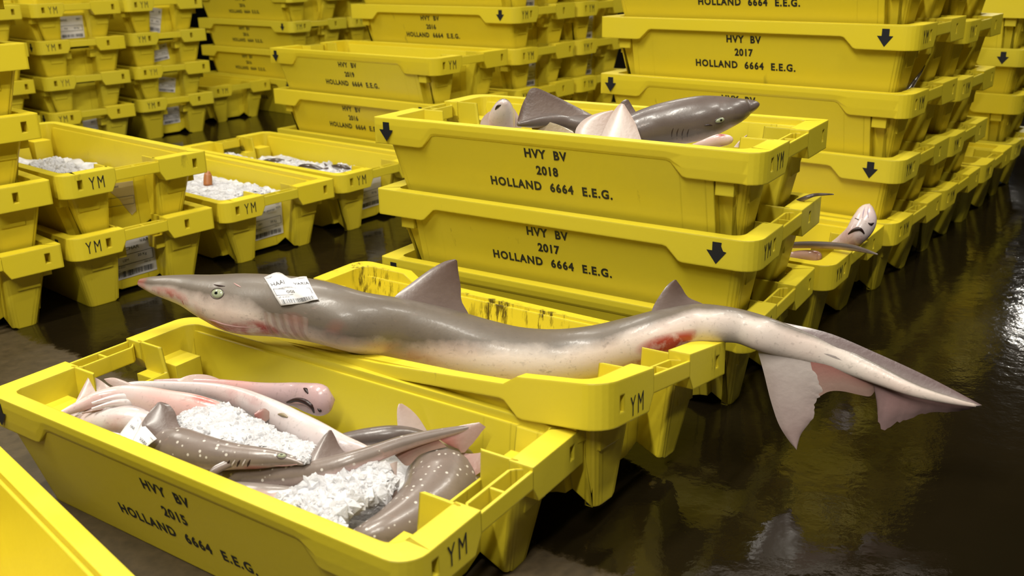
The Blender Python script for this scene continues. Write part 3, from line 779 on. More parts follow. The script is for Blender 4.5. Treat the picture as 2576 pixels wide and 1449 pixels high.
def fin_px(name, A, B, px_ref, th, mat, parent, frame=None, **kw):
    p, tg, up, sd, r, u = frame or near_frame(px_ref)
    P0 = p + up*r.y*0.9
    f = lambda q: on_plane(q[0], q[1], P0, sd)
    return part(name, fin(name, [f(q) for q in A], [f(q) for q in B], sd, th, mat, **kw), parent)
fin_px('dorsal_fin', [(985, 775), (992, 747), (1035, 712), (1080, 679), (1118, 658), (1144, 652)], [(1170, 812), (1180, 794), (1161, 757), (1159, 722), (1153, 685), (1150, 656)], 1080, 0.020, M_FIN, big)
fin_px('second_dorsal_fin', [(1636, 792), (1645, 768), (1662, 740), (1680, 716), (1696, 704)], [(1775, 775), (1768, 764), (1732, 748), (1714, 722), (1701, 704)], 1700, 0.014, M_FIN, big)
# tail: upper web, lower lobe, end lobe
tf = near_frame(2080)
TP0, TN = tf[0], tf[3]
g = lambda q: on_plane(q[0], q[1], TP0, TN)
def spine_px(x):
    pts = [(s[0], s[1]) for s in SK]
    for (x0, y0), (x1, y1) in zip(pts, pts[1:]):
        if x0 <= x <= x1: return (x, y0 + (y1-y0)*(x-x0)/(x1-x0))
    return pts[-1]
part('upper_tail_web', fin('upper_tail_web', [g(spine_px(x)) for x in (1900, 1980, 2080, 2200, 2330, 2450)], [g(q) for q in ((1900, 797), (1968, 811), (2085, 838), (2205, 888), (2335, 948), (2470, 1019))], TN, 0.022, M_WEB, mode='edge', n=24), big)
part('lower_tail_lobe', fin('lower_tail_lobe', [g(q) for q in ((1900, 862), (1908, 890), (1922, 940), (1938, 1005), (1958, 1065), (1982, 1105), (2003, 1131))], [g(q) for q in ((2095, 905), (2092, 960), (2076, 988), (2054, 1012), (2047, 1052), (2016, 1092), (2004, 1131))], TN, 0.022, M_TAIL, n=36, m=10, jag=0.06), big)
part('lower_tail_web', fin('lower_tail_web', [g(spine_px(x)) for x in (2030, 2060, 2100, 2140, 2170, 2188)], [g(q) for q in ((2058, 1000), (2085, 985), (2118, 984), (2160, 993), (2188, 997), (2200, 984))], TN, 0.018, M_FINR, mode='edge', n=18), big)
part('end_tail_lobe', fin('end_tail_lobe', [g(spine_px(x)) for x in (2178, 2200, 2240, 2290, 2350, 2410, 2450)], [g(q) for q in ((2200, 975), (2206, 1020), (2214, 1082), (2262, 1066), (2330, 1042), (2410, 1036), (2470, 1021))], TN, 0.014, M_END, mode='edge', n=44, jag=0.10), big)
eye_on(BB, 546, 738, 0.0118, 0.0078, big, tilt=-0.25, pupil=(0.34, 0.38))
slit_on(BB, [(459, 757), (462, 766), (464, 776)], 0.0016, big, 'scratch', simple_mat('raw_red', (0.28, 0.03, 0.02), 0.3))
slit_on(BB, [(512, 803), (535, 806), (560, 815), (600, 822), (640, 824)], 0.0016, big, 'mouth', M_LIP)
slit_on(BB, [(538, 716), (552, 719), (566, 720)], 0.0016, big, 'brow_fold')
slit_on(BB, [(588, 712), (597, 718), (606, 722)], 0.0012, big, 'spiracle', M_LIP)
# pelvic fin, folded over the far corner of the crate
fin_px('pelvic_fin', [(1705, 842), (1722, 852), (1745, 858), (1768, 852)], [(1708, 866), (1722, 869), (1742, 866), (1770, 850)], 1740, 0.006, M_FINR, big, frame=(lambda f: (f[0] - f[2]*f[4].y*0.9 - f[3]*0 , f[1], f[2], f[3], Vector((0, 0, 0)), 0))(near_frame(1740)))

# ------------------------------------------------------------------ paper labels
def barcode(mb, x0, x1, y0, y1, fn, seed=1, n=34):
    rnd = random.Random(seed); x = x0
    while x < x1:
        w = rnd.choice((0.4, 0.4, 0.8, 1.2))*(x1-x0)/n*0.75
        mb.add([fn(x, y0), fn(min(x+w, x1), y0), fn(min(x+w, x1), y1), fn(x, y1)], [(0, 1, 2, 3)])
        x += w + rnd.choice((0.4, 0.5, 0.9))*(x1-x0)/n*0.8
def label_print(mb, words, fn, seed=1, W=1.0, Hh=0.9, box=True, bars=True):
    """words: (text, x, y, size) in a unit label; fn maps label coordinates to points"""
    for s, x, y, sz in words:
        put(mb, text_geo(s, sz, 1.0, 1.0, 0.0008 if sz > 0.08 else 0.0), lambda u, v, x=x, y=y: fn(x+u, y+v))
    def ln(xa, ya, xb, yb, w=0.006):
        if abs(xb-xa) > abs(yb-ya): mb.add([fn(xa, ya-w), fn(xb, yb-w), fn(xb, yb+w), fn(xa, ya+w)], [(0, 1, 2, 3)])
        else: mb.add([fn(xa-w, ya), fn(xa+w, ya), fn(xb+w, yb), fn(xb-w, yb)], [(0, 1, 2, 3)])
    if box:
        x0, x1, y0, y1 = 0.05, W-0.06, 0.34*Hh, 0.58*Hh
        for q in ((x0, y0, x1, y0), (x0, y1, x1, y1), (x0, y0, x0, y1), (x1, y0, x1, y1)): ln(*q)
    if bars: barcode(mb, 0.10, W-0.08, 0.05*Hh, 0.19*Hh, fn, seed)
# label lying on the big shark's back
q4 = [(664, 699), (771, 702), (803, 756), (709, 770)]   # top left, top right, bottom right, bottom left
def on_back(x, y, off):
    a = Vector(q4[3]).lerp(Vector(q4[2]), x); b_ = Vector(q4[0]).lerp(Vector(q4[1]), x); p = a.lerp(b_, y)
    wv = 4.5*math.sin(x*PI)*(1 if y > 0.5 else 0.6)*(y-0.35) + (7*max(0, 1-abs(x-0.30)/0.30)*y - 4*max(0, 1-abs(x-0.62)/0.2)*y)
    for k in range(40):
        c, nr = hit(BB, p.x, p.y - wv + k, off + 0.0022 + 0.0016*math.sin(x*9+y*5))
        if c is not None: return c
gv, gf = [], []
GN = 14
for layer in (0.0, 0.0006):
    for j in range(GN+1):
        for i in range(GN+1): gv.append(on_back(i/GN, j/GN, layer))
w_ = (GN+1)**2
for j in range(GN):
    for i in range(GN):
        a = j*(GN+1)+i; gf += [[a, a+1, a+GN+2, a+GN+1], [w_+a, w_+a+GN+1, w_+a+GN+2, w_+a+1]]
ed = [i for i in range(GN+1)] + [j*(GN+1)+GN for j in range(1, GN+1)] + [GN*(GN+1)+i for i in range(GN-1, -1, -1)] + [j*(GN+1) for j in range(GN-1, 0, -1)]
for a, b_ in zip(ed, ed[1:]+ed[:1]): gf.append([a, b_, w_+b_, w_+a])
lab = part('paper_label', mesh_from('paper_label', gv, gf, M_PAPER, True), big); lab['label'] = 'crumpled white paper label with barcode'
pm = MB()
label_print(pm, [('HAAI', 0.22, 0.70, 0.15), ('VARIA', 0.80, 0.74, 0.13), ('OGS', 0.42, 0.41, 0.11), ('20-10-2020', 0.20, 0.25, 0.055), ('Vangst', 0.10, 0.93, 0.05), ('Visserij', 0.86, 0.93, 0.05), ('Wetenschappelijke naam', 0.42, 0.55, 0.05)], lambda x, y: on_back(min(max(x, 0.01), 0.99), min(max(y, 0.01), 0.99), 0.0011), 3, 1.0, 0.95)
link('label_print', mesh_from('label_print', pm.v, pm.f, M_PINK, fix=False), lab).location = (0, 0, 0)
# crate-end labels
def crate_label(key, words, yc=0.0, zc=0.082, w=0.105, h=0.095, rot=0.0, seed=1, tear=None, mat=None, nm='paper_label', desc=None, bars=True):
    t = CRATES[key]
    def fn(x, y, off=0.0012):
        u, v = (x-0.5)*w, (y/0.95-0.5)*h; cr, sr = math.cos(rot), math.sin(rot)
        u, v = u*cr - v*sr, u*sr + v*cr
        z = zc + v; px = 0.305 + 0.015*z/TZ
        return (px + off + 0.0007*math.sin(x*7+y*4), yc + u, z)
    P = tear or [(0, 0), (1, 0), (1, 0.95), (0, 0.95)]
    top = [fn(x, y, 0.0012) for x, y in P]; bot = [fn(x, y, 0.0004) for x, y in P]; n = len(P)
    F = [list(range(n)), list(range(2*n-1, n-1, -1))] + [[i, (i+1) % n, n+(i+1) % n, n+i] for i in range(n)]
    o = link(nm, mesh_from(nm, top+bot, F, mat or M_PAPER), t)
    if desc: o['label'] = desc
    if words is not None:
        mb = MB(); label_print(mb, words, lambda x, y: fn(x, y, 0.0022), seed, 1.0, 0.95, bars=bars)
        link('label_print', mesh_from('label_print', mb.v, mb.f, M_PINK, fix=False), o)
    return o
crate_label('A1', [('TONGSCHAR', 0.30, 0.68, 0.115), ('VARIA', 0.83, 0.80, 0.105), ('LEM', 0.33, 0.42, 0.08), ('20 Kg', 0.70, 0.47, 0.085), ('Vangst', 0.86, 0.91, 0.05), ('20-10-2020', 0.17, 0.28, 0.055), ('TBB-22', 0.8, 0.27, 0.05), ('YE-32', 0.12, 0.21, 0.05)], 0.000, 0.086, 0.118, 0.104, 0.02, 5, desc='white paper label with barcode')
crate_label('C1', [('Tongschar gestript', 0.44, 0.78, 0.085), ('KEX', 0.88, 0.80, 0.085), ('LEM', 0.28, 0.44, 0.07), ('20 Kg', 0.70, 0.43, 0.085), ('Vangst', 0.86, 0.91, 0.05), ('20-10-2020', 0.17, 0.28, 0.055), ('TBB-22', 0.8, 0.27, 0.05)], 0.006, 0.084, 0.105, 0.094, 0.02, 6, desc='white paper label with barcode')
crate_label('D1', [('Schol', 0.24, 0.80, 0.085), ('20 Kg', 0.70, 0.45, 0.085), ('PLE', 0.28, 0.45, 0.08), ('20-10-2020', 0.17, 0.28, 0.055)], 0.004, 0.086, 0.105, 0.094, 0.02, 7, desc='white paper label with barcode')
crate_label('A2', [('Tarbot', 0.30, 0.86, 0.10)], -0.008, 0.086, 0.075, 0.085, -0.05, 8, tear=[(0.05, 0.95), (0.95, 0.95), (1.0, 0.1), (0.85, 0.0), (0.60, 0.28), (0.45, 0.50), (0.2, 0.7)], desc='torn scrap of a paper label', mat=simple_mat('old_paper', (0.42, 0.33, 0.14), 0.6), bars=False)
for k, (key, yc, zc, w, h, rot) in enumerate((('j0', 0.0, 0.088, 0.088, 0.076, 0.02), ('j1', 0.0, 0.086, 0.088, 0.066, -0.18), ('j2', -0.012, 0.086, 0.082, 0.07, 0.12), ('j3', -0.015, 0.086, 0.060, 0.105, -0.2), ('J0', -0.005, 0.085, 0.10, 0.085, 0.05), ('J3', 0.0, 0.082, 0.105, 0.09, 0.0), ('G2', 0.0, 0.078, 0.095, 0.09, 0.0), ('g3', 0.0, 0.08, 0.09, 0.09, 0.0), ('g2', 0.0, 0.08, 0.09, 0.09, 0.0), ('G4', 0.0, 0.08, 0.09, 0.09, 0.0), ('M2', 0.058, 0.085, 0.02, 0.06, 0.0))):
    crate_label(key, [('Schol', 0.22, 0.80, 0.12), ('MSC', 0.82, 0.82, 0.10), ('PLE', 0.28, 0.43, 0.09), ('20 Kg', 0.70, 0.43, 0.09)], yc, zc, w, h, rot, 20+k, desc='white paper label')

# ------------------------------------------------------------------ small sharks
CAMP = Vector((0, 0, CAM_H))
def fish_px(name, label, path, mat, up='side', wf=0.95, bf=0.9, tf=1.0, per=5, nr=24, cat='fish', group=None, kind='small_shark'):
    """path: (px, py, half height px, z[, up]) nose first; up: 'side' = back towards the top of the picture, 'belly' = belly towards us"""
    st = []
    for q in path:
        p = unproj(q[0], q[1], q[3]); v = (p - CAMP); d = v.length; v.normalize(); r = q[2]/FPX*d
        m = q[4] if len(q) > 4 else up
        zz = Vector((0, 0, 1)); perp = zz - v*zz.dot(v)
        if m == 'side': u = perp.normalized()*0.9 - v*0.25
        elif m == 'top': u = perp.normalized()*0.6 - v*0.8
        elif m == 'belly': u = v*0.95 + perp.normalized()*0.30
        else: u = v*m[1] + perp.normalized()*m[0]
        if m in ('belly', 'top'): st.append((p, u, r, r*tf*0.72, r*bf*0.72))
        else: st.append((p, u, r*wf, r*tf, r*bf))
    mid = st[len(st)//2][0]
    t = fish_thing(kind, Vector(mid), label, cat, group)
    me, fr = loft('body', st, mat, per=per, nr=nr)
    part('body', me, t)
    return t, me, fr, bvh_of(me)
def frame_at(fr, px):
    inv = cam.matrix_world.inverted(); best = None
    for f in fr:
        q = inv @ f[0]; x = q.x/-q.z*FPX + RW/2
        if best is None or abs(x-px) < best[0]: best = (abs(x-px), f)
    return best[1]
def fin_card(t, name, A, B, p0, nrm, th, mat, **kw):
    """fin traced in the plane through p0 with the given normal"""
    nrm = Vector(nrm).normalized()
    g = lambda q: on_plane(q[0], q[1], p0, nrm)
    return part(name, fin(name, [g(q) for q in A], [g(q) for q in B], nrm, th, mat, **kw), t)
def facing(p, lean=(0.0, 0.0, 0.0)):
    return ((CAMP - Vector(p)).normalized() + Vector(lean)).normalized()

def chunk(mb, c, r, rnd):
    g = bmesh.new(); bmesh.ops.create_icosphere(g, subdivisions=1, radius=1.0)
    s = [rnd.uniform(0.6, 1.25) for _ in range(3)]; R = Matrix.Rotation(rnd.uniform(0, 6.3), 3, 'X') @ Matrix.Rotation(rnd.uniform(0, 6.3), 3, 'Z')
    vs = []
    for v in g.verts:
        q = Vector((v.co.x*s[0], v.co.y*s[1], v.co.z*s[2]))*rnd.uniform(0.72, 1.12)
        vs.append(c + (R @ q)*r)
    g.verts.index_update(); mb.add(vs, [[v.index for v in f.verts] for f in g.faces]); g.free()
def inside(poly, x, y):
    c = False; n = len(poly)
    for i in range(n):
        (x1, y1), (x2, y2) = poly[i-1], poly[i]
        if (y1 > y) != (y2 > y) and x < (x2-x1)*(y-y1)/(y2-y1)+x1: c = not c
    return c
def ice_heap(name, label, poly, z, n, r0, r1, seed, depth=0.03, bump=0.012, key='F1', group='heaps of crushed ice'):
    """a crusty heap traced on the pile: a finely broken surface with loose chips on it"""
    rnd = random.Random(seed); mb = MB(); t = CRATES[key]
    inv = (Matrix.Translation(t.location) @ t.rotation_euler.to_matrix().to_4x4()).inverted()
    def ok(p): l = inv @ p; return abs(l.x) < 0.335 and abs(l.y) < 0.136 and not (abs(l.x) > 0.295 and abs(l.y) < 0.075)
    zf = z if callable(z) else (lambda x, y: z)
    def h(p):
        v = 0.0
        for k, (fr, am) in enumerate(((28, 1.0), (80, 0.40), (190, 0.16))): v += am*mnoise.noise(Vector((p.x*fr, p.y*fr, seed+k*9)))
        return bump*0.55*v + bump*0.22*max(0.0, mnoise.cell(Vector((p.x*110, p.y*110, seed)))-0.4)
    xs = [p[0] for p in poly]; ys = [p[1] for p in poly]
    nx, ny = 90, 60; idx = {}
    for j in range(ny+1):
        for i in range(nx+1):
            x, y = min(xs)+(max(xs)-min(xs))*i/nx, min(ys)+(max(ys)-min(ys))*j/ny
            if not inside(poly, x, y): continue
            p = unproj(x, y, zf(x, y))
            if not ok(p): continue
            idx[(i, j)] = len(mb.v); mb.v.append((p.x, p.y, p.z + h(p)))
    for (i, j), k in list(idx.items()):
        c = [(i, j), (i+1, j), (i+1, j+1), (i, j+1)]
        if all(a in idx for a in c): mb.f.append([idx[a] for a in c])
    edge = [k for (i, j), k in idx.items() if not all((i+a, j+b) in idx for a in (-1, 0, 1) for b in (-1, 0, 1))]
    for k in edge: chunk(mb, Vector(mb.v[k]) - Vector((0, 0, r1*0.7)), rnd.uniform(r0, r1), rnd)
    m = 0; tries = 0
    while m < n and tries < n*40:
        tries += 1
        x, y = rnd.uniform(min(xs), max(xs)), rnd.uniform(min(ys), max(ys))
        if not inside(poly, x, y): continue
        p = unproj(x, y, zf(x, y))
        if not ok(p): continue
        r = rnd.uniform(r0, r1)*rnd.choice((0.45, 0.6, 1.0))
        chunk(mb, p + Vector((0, 0, h(p) - r*0.55)), r, rnd); m += 1
    o = link(name, mb.mesh(name, M_ICE))
    return tag(o, label, 'ice', group, 'stuff')

GF1 = 'small sharks in the front crate'
# beds of ice low in the crates that the fish lie on
def ice_bed(key, label, zt, x0, x1, y0, y1, seed):
    rnd = random.Random(seed); mb = MB(); nx, ny = 44, 20; V = []
    for j in range(ny+1):
        for i in range(nx+1):
            x, y = x0+(x1-x0)*i/nx, y0+(y1-y0)*j/ny
            V.append(crate_local(key, (x, y, zt + 0.012*mnoise.noise(Vector((x*22, y*22, seed))) + rnd.uniform(-0.004, 0.004))))
    F = [[j*(nx+1)+i, j*(nx+1)+i+1, (j+1)*(nx+1)+i+1, (j+1)*(nx+1)+i] for j in range(ny) for i in range(nx)]
    mb.add(V, F)
    base = [crate_local(key, p) for p in ((x0, y0, 0.029), (x1, y0, 0.029), (x1, y1, 0.029), (x0, y1, 0.029))]
    n0 = len(mb.v); mb.v += [tuple(v) for v in base]
    c = [0, nx, ny*(nx+1)+nx, ny*(nx+1)]
    edges = [[i for i in range(nx+1)], [j*(nx+1)+nx for j in range(ny+1)], [ny*(nx+1)+i for i in range(nx, -1, -1)], [j*(nx+1) for j in range(ny, -1, -1)]]
    for k, e in enumerate(edges): mb.f.append(e[::-1] + [n0+k, n0+(k+1) % 4])
    mb.f.append([n0+3, n0+2, n0+1, n0])
    o = link('ice_bed', mb.mesh('ice_bed', M_ICE)); return tag(o, label, 'ice', 'heaps of crushed ice', 'stuff')
ice_bed('F1', 'layer of ice low in the front 2015 crate under its sharks', 0.085, -0.295, 0.295, -0.128, 0.128, 3)

# S6: grey back with thin fin under the tail
t, me, fr, bv = fish_px('a', 'grey shark half buried behind the crossing tail in the front crate, thin pale fin up', [(1075, 1100, 12, 0.120), (1030, 1094, 20, 0.125), (985, 1094, 24, 0.128), (930, 1099, 23, 0.126), (880, 1106, 20, 0.122), (820, 1118, 14, 0.118)], M_HOUND, 'side', group=GF1)
f = frame_at(fr, 1030)
fin_card(t, 'dorsal_fin', [(1002, 1092), (999, 1055), (999, 1030), (1003, 1016)], [(1078, 1090), (1054, 1052), (1032, 1029), (1011, 1015)], f[0], facing(f[0], (0.2, 0, 0)), 0.006, M_FINP)
# S1: upside down head by the far wall
t, me, fr, bv = fish_px('b', 'pale shark lying belly up by the far wall, blunt pink snout showing its mouth', [(838, 1006, 12, 0.150), (826, 1007, 32, 0.150), (803, 1006, 41, 0.150), (775, 1001, 38, 0.148), (742, 993, 31, 0.146), (700, 989, 26, 0.146), (650, 984, 22, 0.146), (590, 977, 20, 0.146), (520, 970, 18, 0.144), (450, 966, 14, 0.140), (390, 964, 9, 0.136)], M_SNOUT, 'belly', group=GF1)
slit_on(bv, [(722, 1012), (745, 1006), (768, 1010), (784, 1022), (790, 1038)], 0.0042, t, 'mouth')
slit_on(bv, [(730, 1015), (750, 1012), (770, 1016), (782, 1028)], 0.003, t, 'lip', M_LIP)
slit_on(bv, [(764, 977), (770, 981), (775, 990)], 0.0030, t, 'nostril')
slit_on(bv, [(799, 1028), (805, 1033), (808, 1036)], 0.0026, t, 'nostril')
f = frame_at(fr, 500)
fin_card(t, 'pelvic_fin', [(468, 972), (510, 972), (545, 972), (580, 972)], [(445, 956), (480, 943), (525, 944), (576, 964)], f[0], facing(f[0], (0, 0, 0.3)), 0.006, M_FINP, mode='edge')
# W1: long white belly
t, me, fr, bv = fish_px('c', 'long white shark belly up across the front crate, tail fins at the left end', [(950, 1147, 10, 0.135), (905, 1138, 24, 0.140), (855, 1126, 34, 0.146), (800, 1104, 41, 0.152), (750, 1076, 38, 0.156), (700, 1047, 34, 0.158), (650, 1022, 30, 0.158), (600, 1001, 26, 0.158), (540, 984, 20, 0.157), (460, 975, 15, 0.155), (390, 972, 13, 0.153), (330, 973, 12, 0.152), (285, 984, 9, 0.152)], M_PALE, 'belly', group=GF1)
slit_on(bv, [(700, 1042), (712, 1044), (724, 1050)], 0.0030, t, 'vent', simple_mat('vent_brown', (0.22, 0.17, 0.10), 0.3))
f = frame_at(fr, 290)
fin_card(t, 'tail_fin', [(300, 985), (275, 972), (250, 955), (228, 945)], [(262, 1005), (215, 1006), (190, 1014), (222, 948)], f[0], facing(f[0], (0, 0, 0.2)), 0.006, M_FINP)
fin_card(t, 'tail_fin', [(345, 972), (310, 957), (285, 950), (262, 953)], [(340, 985), (300, 978), (275, 966), (262, 955)], f[0] - Vector((0, 0.004, 0)), facing(f[0], (0, 0, 0.1)), 0.005, M_FINP)
f = frame_at(fr, 690)
fin_card(t, 'pelvic_fin', [(640, 1040), (655, 1030), (668, 1028), (682, 1040)], [(640, 1048), (656, 1056), (666, 1062), (682, 1050)], f[0] + facing(f[0])*0.012, facing(f[0]), 0.004, M_FINR)
fin_card(t, 'pelvic_fin', [(690, 1030), (730, 1036), (765, 1050), (790, 1064)], [(690, 1036), (722, 1052), (760, 1064), (790, 1068)], f[0] + facing(f[0])*0.014, facing(f[0]), 0.007, M_PALE)
# W3 and small pink snout, lower left
t, me, fr, bv = fish_px('d', 'greyish white shark body in the near left corner under the pink bellied one', [(135, 1072, 8, 0.130), (180, 1064, 22, 0.132), (235, 1058, 32, 0.134), (295, 1056, 38, 0.134), (350, 1060, 38, 0.132), (410, 1074, 32, 0.125), (470, 1090, 22, 0.118)], M_PALE, (0.75, 0.5), group=GF1)
t, me, fr, bv = fish_px('e', 'small pink shark snout poking up at the near rim beside the paper label', [(226, 1088, 3, 0.158), (245, 1092, 9, 0.157), (272, 1099, 13, 0.155), (305, 1108, 15, 0.150), (340, 1118, 14, 0.142)], M_PINKB, 'belly', group=GF1)
slit_on(bv, [(236, 1090), (252, 1098), (268, 1104)], 0.0022, t, 'mouth')
# W2: pink belly
t, me, fr, bv = fish_px('f', 'pink bellied shark with white ridged pelvic fins, pointed tail at the left rim', [(600, 1066, 18, 0.142), (545, 1046, 33, 0.148), (485, 1032, 39, 0.152), (420, 1020, 37, 0.156), (360, 1006, 33, 0.160), (305, 998, 27, 0.162), (250, 1004, 20, 0.163), (200, 1022, 13, 0.162), (160, 1039, 8, 0.160), (124, 1056, 3, 0.156)], M_PINKB, 'belly', group=GF1)
f = frame_at(fr, 310)
for dy, c in ((0, M_PALE), (14, M_PALE)):
    fin_card(t, 'pelvic_fin', [(385, 1008+dy), (340, 992+dy), (290, 992+dy), (230, 1012+dy)], [(380, 1024+dy*0.6), (335, 1014+dy*0.8), (285, 1012+dy*0.8), (232, 1018+dy)], f[0] + facing(f[0])*(0.016 if dy == 0 else 0.019), facing(f[0]), 0.010, c)
fin_card(t, 'clasper', [(330, 1028), (280, 1026), (240, 1030), (205, 1038)], [(325, 1036), (280, 1036), (240, 1037), (206, 1041)], f[0] + facing(f[0])*0.012, facing(f[0]), 0.008, M_FINR)
# S5 low body with dark fin at the near rim
t, me, fr, bv = fish_px('g', 'pinkish shark low along the near rim, one small dark fin standing up', [(560, 1228, 16, 0.118), (620, 1240, 26, 0.122), (680, 1250, 30, 0.124), (740, 1254, 26, 0.122), (800, 1262, 16, 0.118)], M_PINKB, 'side', group=GF1)
f = frame_at(fr, 690)
fin_card(t, 'dorsal_fin', [(645, 1258), (658, 1242), (676, 1228), (690, 1221), (702, 1218)], [(702, 1275), (703, 1258), (706, 1242), (707, 1228), (704, 1218)], f[0], facing(f[0], (0.1, 0, 0)), 0.008, M_FIN)
# S4 curled thick one at the right end
t, me, fr, bv = fish_px('h', 'thick grey spotted shark bent double at the right end of the front crate', [(885, 1354, 18, 0.112, 'side'), (930, 1346, 36, 0.114, 'side'), (985, 1330, 54, 0.112, (0.7, -0.5)), (1048, 1298, 74, 0.106, (0.5, -0.8)), (1098, 1255, 90, 0.100, (0.2, -1.0)), (1118, 1205, 96, 0.100, (0.2, -1.0)), (1102, 1162, 68, 0.106, (0.4, -0.9)), (1062, 1140, 36, 0.112, (0.4, -0.9)), (1025, 1128, 16, 0.114, (0.4, -0.9))], M_SPOT, 'top', wf=1.0, bf=0.9, group=GF1)
f = frame_at(fr, 1100)
fin_card(t, 'dorsal_fin', [(1130, 1142), (1150, 1139), (1190, 1141), (1230, 1135)], [(1150, 1215), (1180, 1205), (1205, 1190), (1228, 1172)], unproj(1190, 1165, 0.135), facing(f[0], (0.0, 0.0, 0.3)), 0.006, M_FINR)
fin_card(t, 'pectoral_fin', [(1000, 1160), (998, 1200), (1000, 1235), (990, 1268)], [(965, 1172), (950, 1205), (955, 1240), (985, 1272)], unproj(980, 1215, 0.125), facing(f[0]), 0.010, M_FINP)
fin_card(t, 'pectoral_fin', [(995, 1272), (960, 1252), (915, 1250), (865, 1270)], [(990, 1285), (950, 1268), (910, 1264), (862, 1275)], unproj(930, 1265, 0.128), facing(f[0]), 0.008, M_FINP)
fin_card(t, 'flesh_fold', [(940, 1210), (955, 1222), (975, 1238), (992, 1262)], [(962, 1205), (985, 1215), (993, 1232), (996, 1262)], unproj(965, 1230, 0.115), facing(f[0]), 0.006, simple_mat('raw_flesh', (0.33, 0.05, 0.05), 0.3))
# S3 spotted with the crossing tail
t, me, fr, bv = fish_px('i', 'spotted grey shark whose tail crosses over the others and rises to the right', [(470, 1190, 16, 0.108), (520, 1198, 28, 0.110), (580, 1204, 34, 0.113), (640, 1204, 36, 0.118), (700, 1200, 35, 0.126), (760, 1193, 34, 0.135), (820, 1182, 31, 0.144), (876, 1165, 27, 0.153), (930, 1147, 24, 0.158), (1000, 1121, 21, 0.164), (1050, 1106, 18, 0.168), (1100, 1094, 15, 0.171), (1150, 1083, 11, 0.174), (1195, 1073, 6, 0.176)], M_SPOT, (0.95, -0.15), group=GF1)
f = frame_at(fr, 820)
fin_card(t, 'dorsal_fin', [(768, 1165), (782, 1142), (800, 1114), (816, 1092), (828, 1082)], [(885, 1148), (864, 1134), (852, 1118), (843, 1098), (834, 1082)], f[0], facing(f[0], (0.1, 0, 0.1)), 0.008, M_FIN)
f = frame_at(fr, 1120)
fin_card(t, 'tail_fin', [(1085, 1092), (1120, 1080), (1160, 1070), (1205, 1062)], [(1128, 1120), (1152, 1130), (1170, 1138), (1222, 1074)], f[0], facing(f[0]), 0.008, M_FINR, n=24, jag=0.04)
fin_card(t, 'tail_lobe', [(975, 1126), (1010, 1114), (1050, 1104), (1090, 1096)], [(1000, 1152), (1026, 1172), (1060, 1142), (1124, 1124)], f[0], facing(f[0]), 0.006, M_FINR, mode='edge')
# S2 spotted with the head to the right
t, me, fr, bv = fish_px('j', 'spotted brown grey shark at the near rim, head to the right with pale eye', [(762, 1168, 3, 0.158), (742, 1161, 10, 0.158), (705, 1155, 19, 0.157), (655, 1153, 27, 0.156), (600, 1150, 32, 0.154), (550, 1146, 39, 0.152), (500, 1137, 44, 0.150), (450, 1124, 46, 0.148), (405, 1121, 38, 0.140), (360, 1130, 27, 0.124), (320, 1138, 18, 0.108), (285, 1142, 10, 0.095)], M_SPOT, (0.85, -0.45), group=GF1)
f = frame_at(fr, 430)
fin_card(t, 'dorsal_fin', [(480, 1108), (462, 1088), (447, 1062), (441, 1038), (425, 1018), (404, 1011)], [(396, 1122), (384, 1098), (357, 1074), (364, 1052), (380, 1032), (396, 1013)], f[0] + f[2]*0.01, facing(f[0], (0, 0, 0.15)), 0.012, M_FIN)
fin_card(t, 'pectoral_fin', [(590, 1172), (565, 1182), (545, 1194), (532, 1204)], [(562, 1160), (540, 1172), (526, 1186), (526, 1204)], frame_at(fr, 560)[0] + facing(f[0])*0.022, facing(f[0]), 0.007, M_FIN)
eye_on(bv, 709, 1146, 0.0062, 0.0036, t, tilt=-0.12, pupil=(0.35, 0.35))
for k in range(5):
    slit_on(bv, [(578+k*13, 1158-k*0.5), (573+k*13, 1166), (570+k*13, 1174)], 0.0015, t, 'gill_slit', M_DARKW if k % 2 == 0 else M_PALE)
slit_on(bv, [(748, 1168), (720, 1171), (690, 1172)], 0.0012, t, 'mouth', M_LIP)
# red gill scrap beside the label
# folded paper label standing in the pile
tl = bpy.data.objects.new('paper_label', None); C.objects.link(tl); tl.location = unproj(340, 1100, 0.165)
tag(tl, 'folded white paper label standing against the spotted shark in the front crate', 'label')
def flap(name, quad, words, seed, bars=False):
    P = [unproj(*q) for q in quad]
    nrm = (P[1]-P[0]).cross(P[3]-P[0]).normalized()
    if nrm.dot(CAMP - P[0]) < 0: nrm = -nrm
    def fn(x, y, off=0.0):
        q = P[3].lerp(P[2], x).lerp(P[0].lerp(P[1], x), y); return q + nrm*(off + 0.0015*math.sin(x*5+y*3))
    n = 6; V, F = [], []
    for off in (0.0, -0.0005):
        for j in range(n+1):
            for i in range(n+1): V.append(fn(i/n, j/n, off))
    w = (n+1)**2
    for j in range(n):
        for i in range(n):
            a = j*(n+1)+i; F += [[a, a+1, a+n+2, a+n+1], [w+a, w+a+n+1, w+a+n+2, w+a+1]]
    ed = list(range(n+1)) + [j*(n+1)+n for j in range(1, n+1)] + [n*(n+1)+i for i in range(n-1, -1, -1)] + [j*(n+1) for j in range(n-1, 0, -1)]
    for a, b in zip(ed, ed[1:]+ed[:1]): F.append([a, b, w+b, w+a])
    o = part(name, mesh_from(name, V, F, M_PAPER, True), tl)
    mb = MB(); label_print(mb, words, lambda x, y: fn(min(max(x, 0.01), 0.99), min(max(y, 0.01), 0.99), 0.0010), seed, box=False, bars=bars)
    link('label_print', mesh_from('label_print', mb.v, mb.f, M_PINK, fix=False), o)
flap('paper_flap', [(344, 1038, 0.180), (358, 1062, 0.178), (326, 1124, 0.158), (286, 1114, 0.158)], [('HAAI', 0.45, 0.62, 0.16), ('Vangst', 0.5, 0.90, 0.07), ('OGS', 0.5, 0.22, 0.10)], 11)
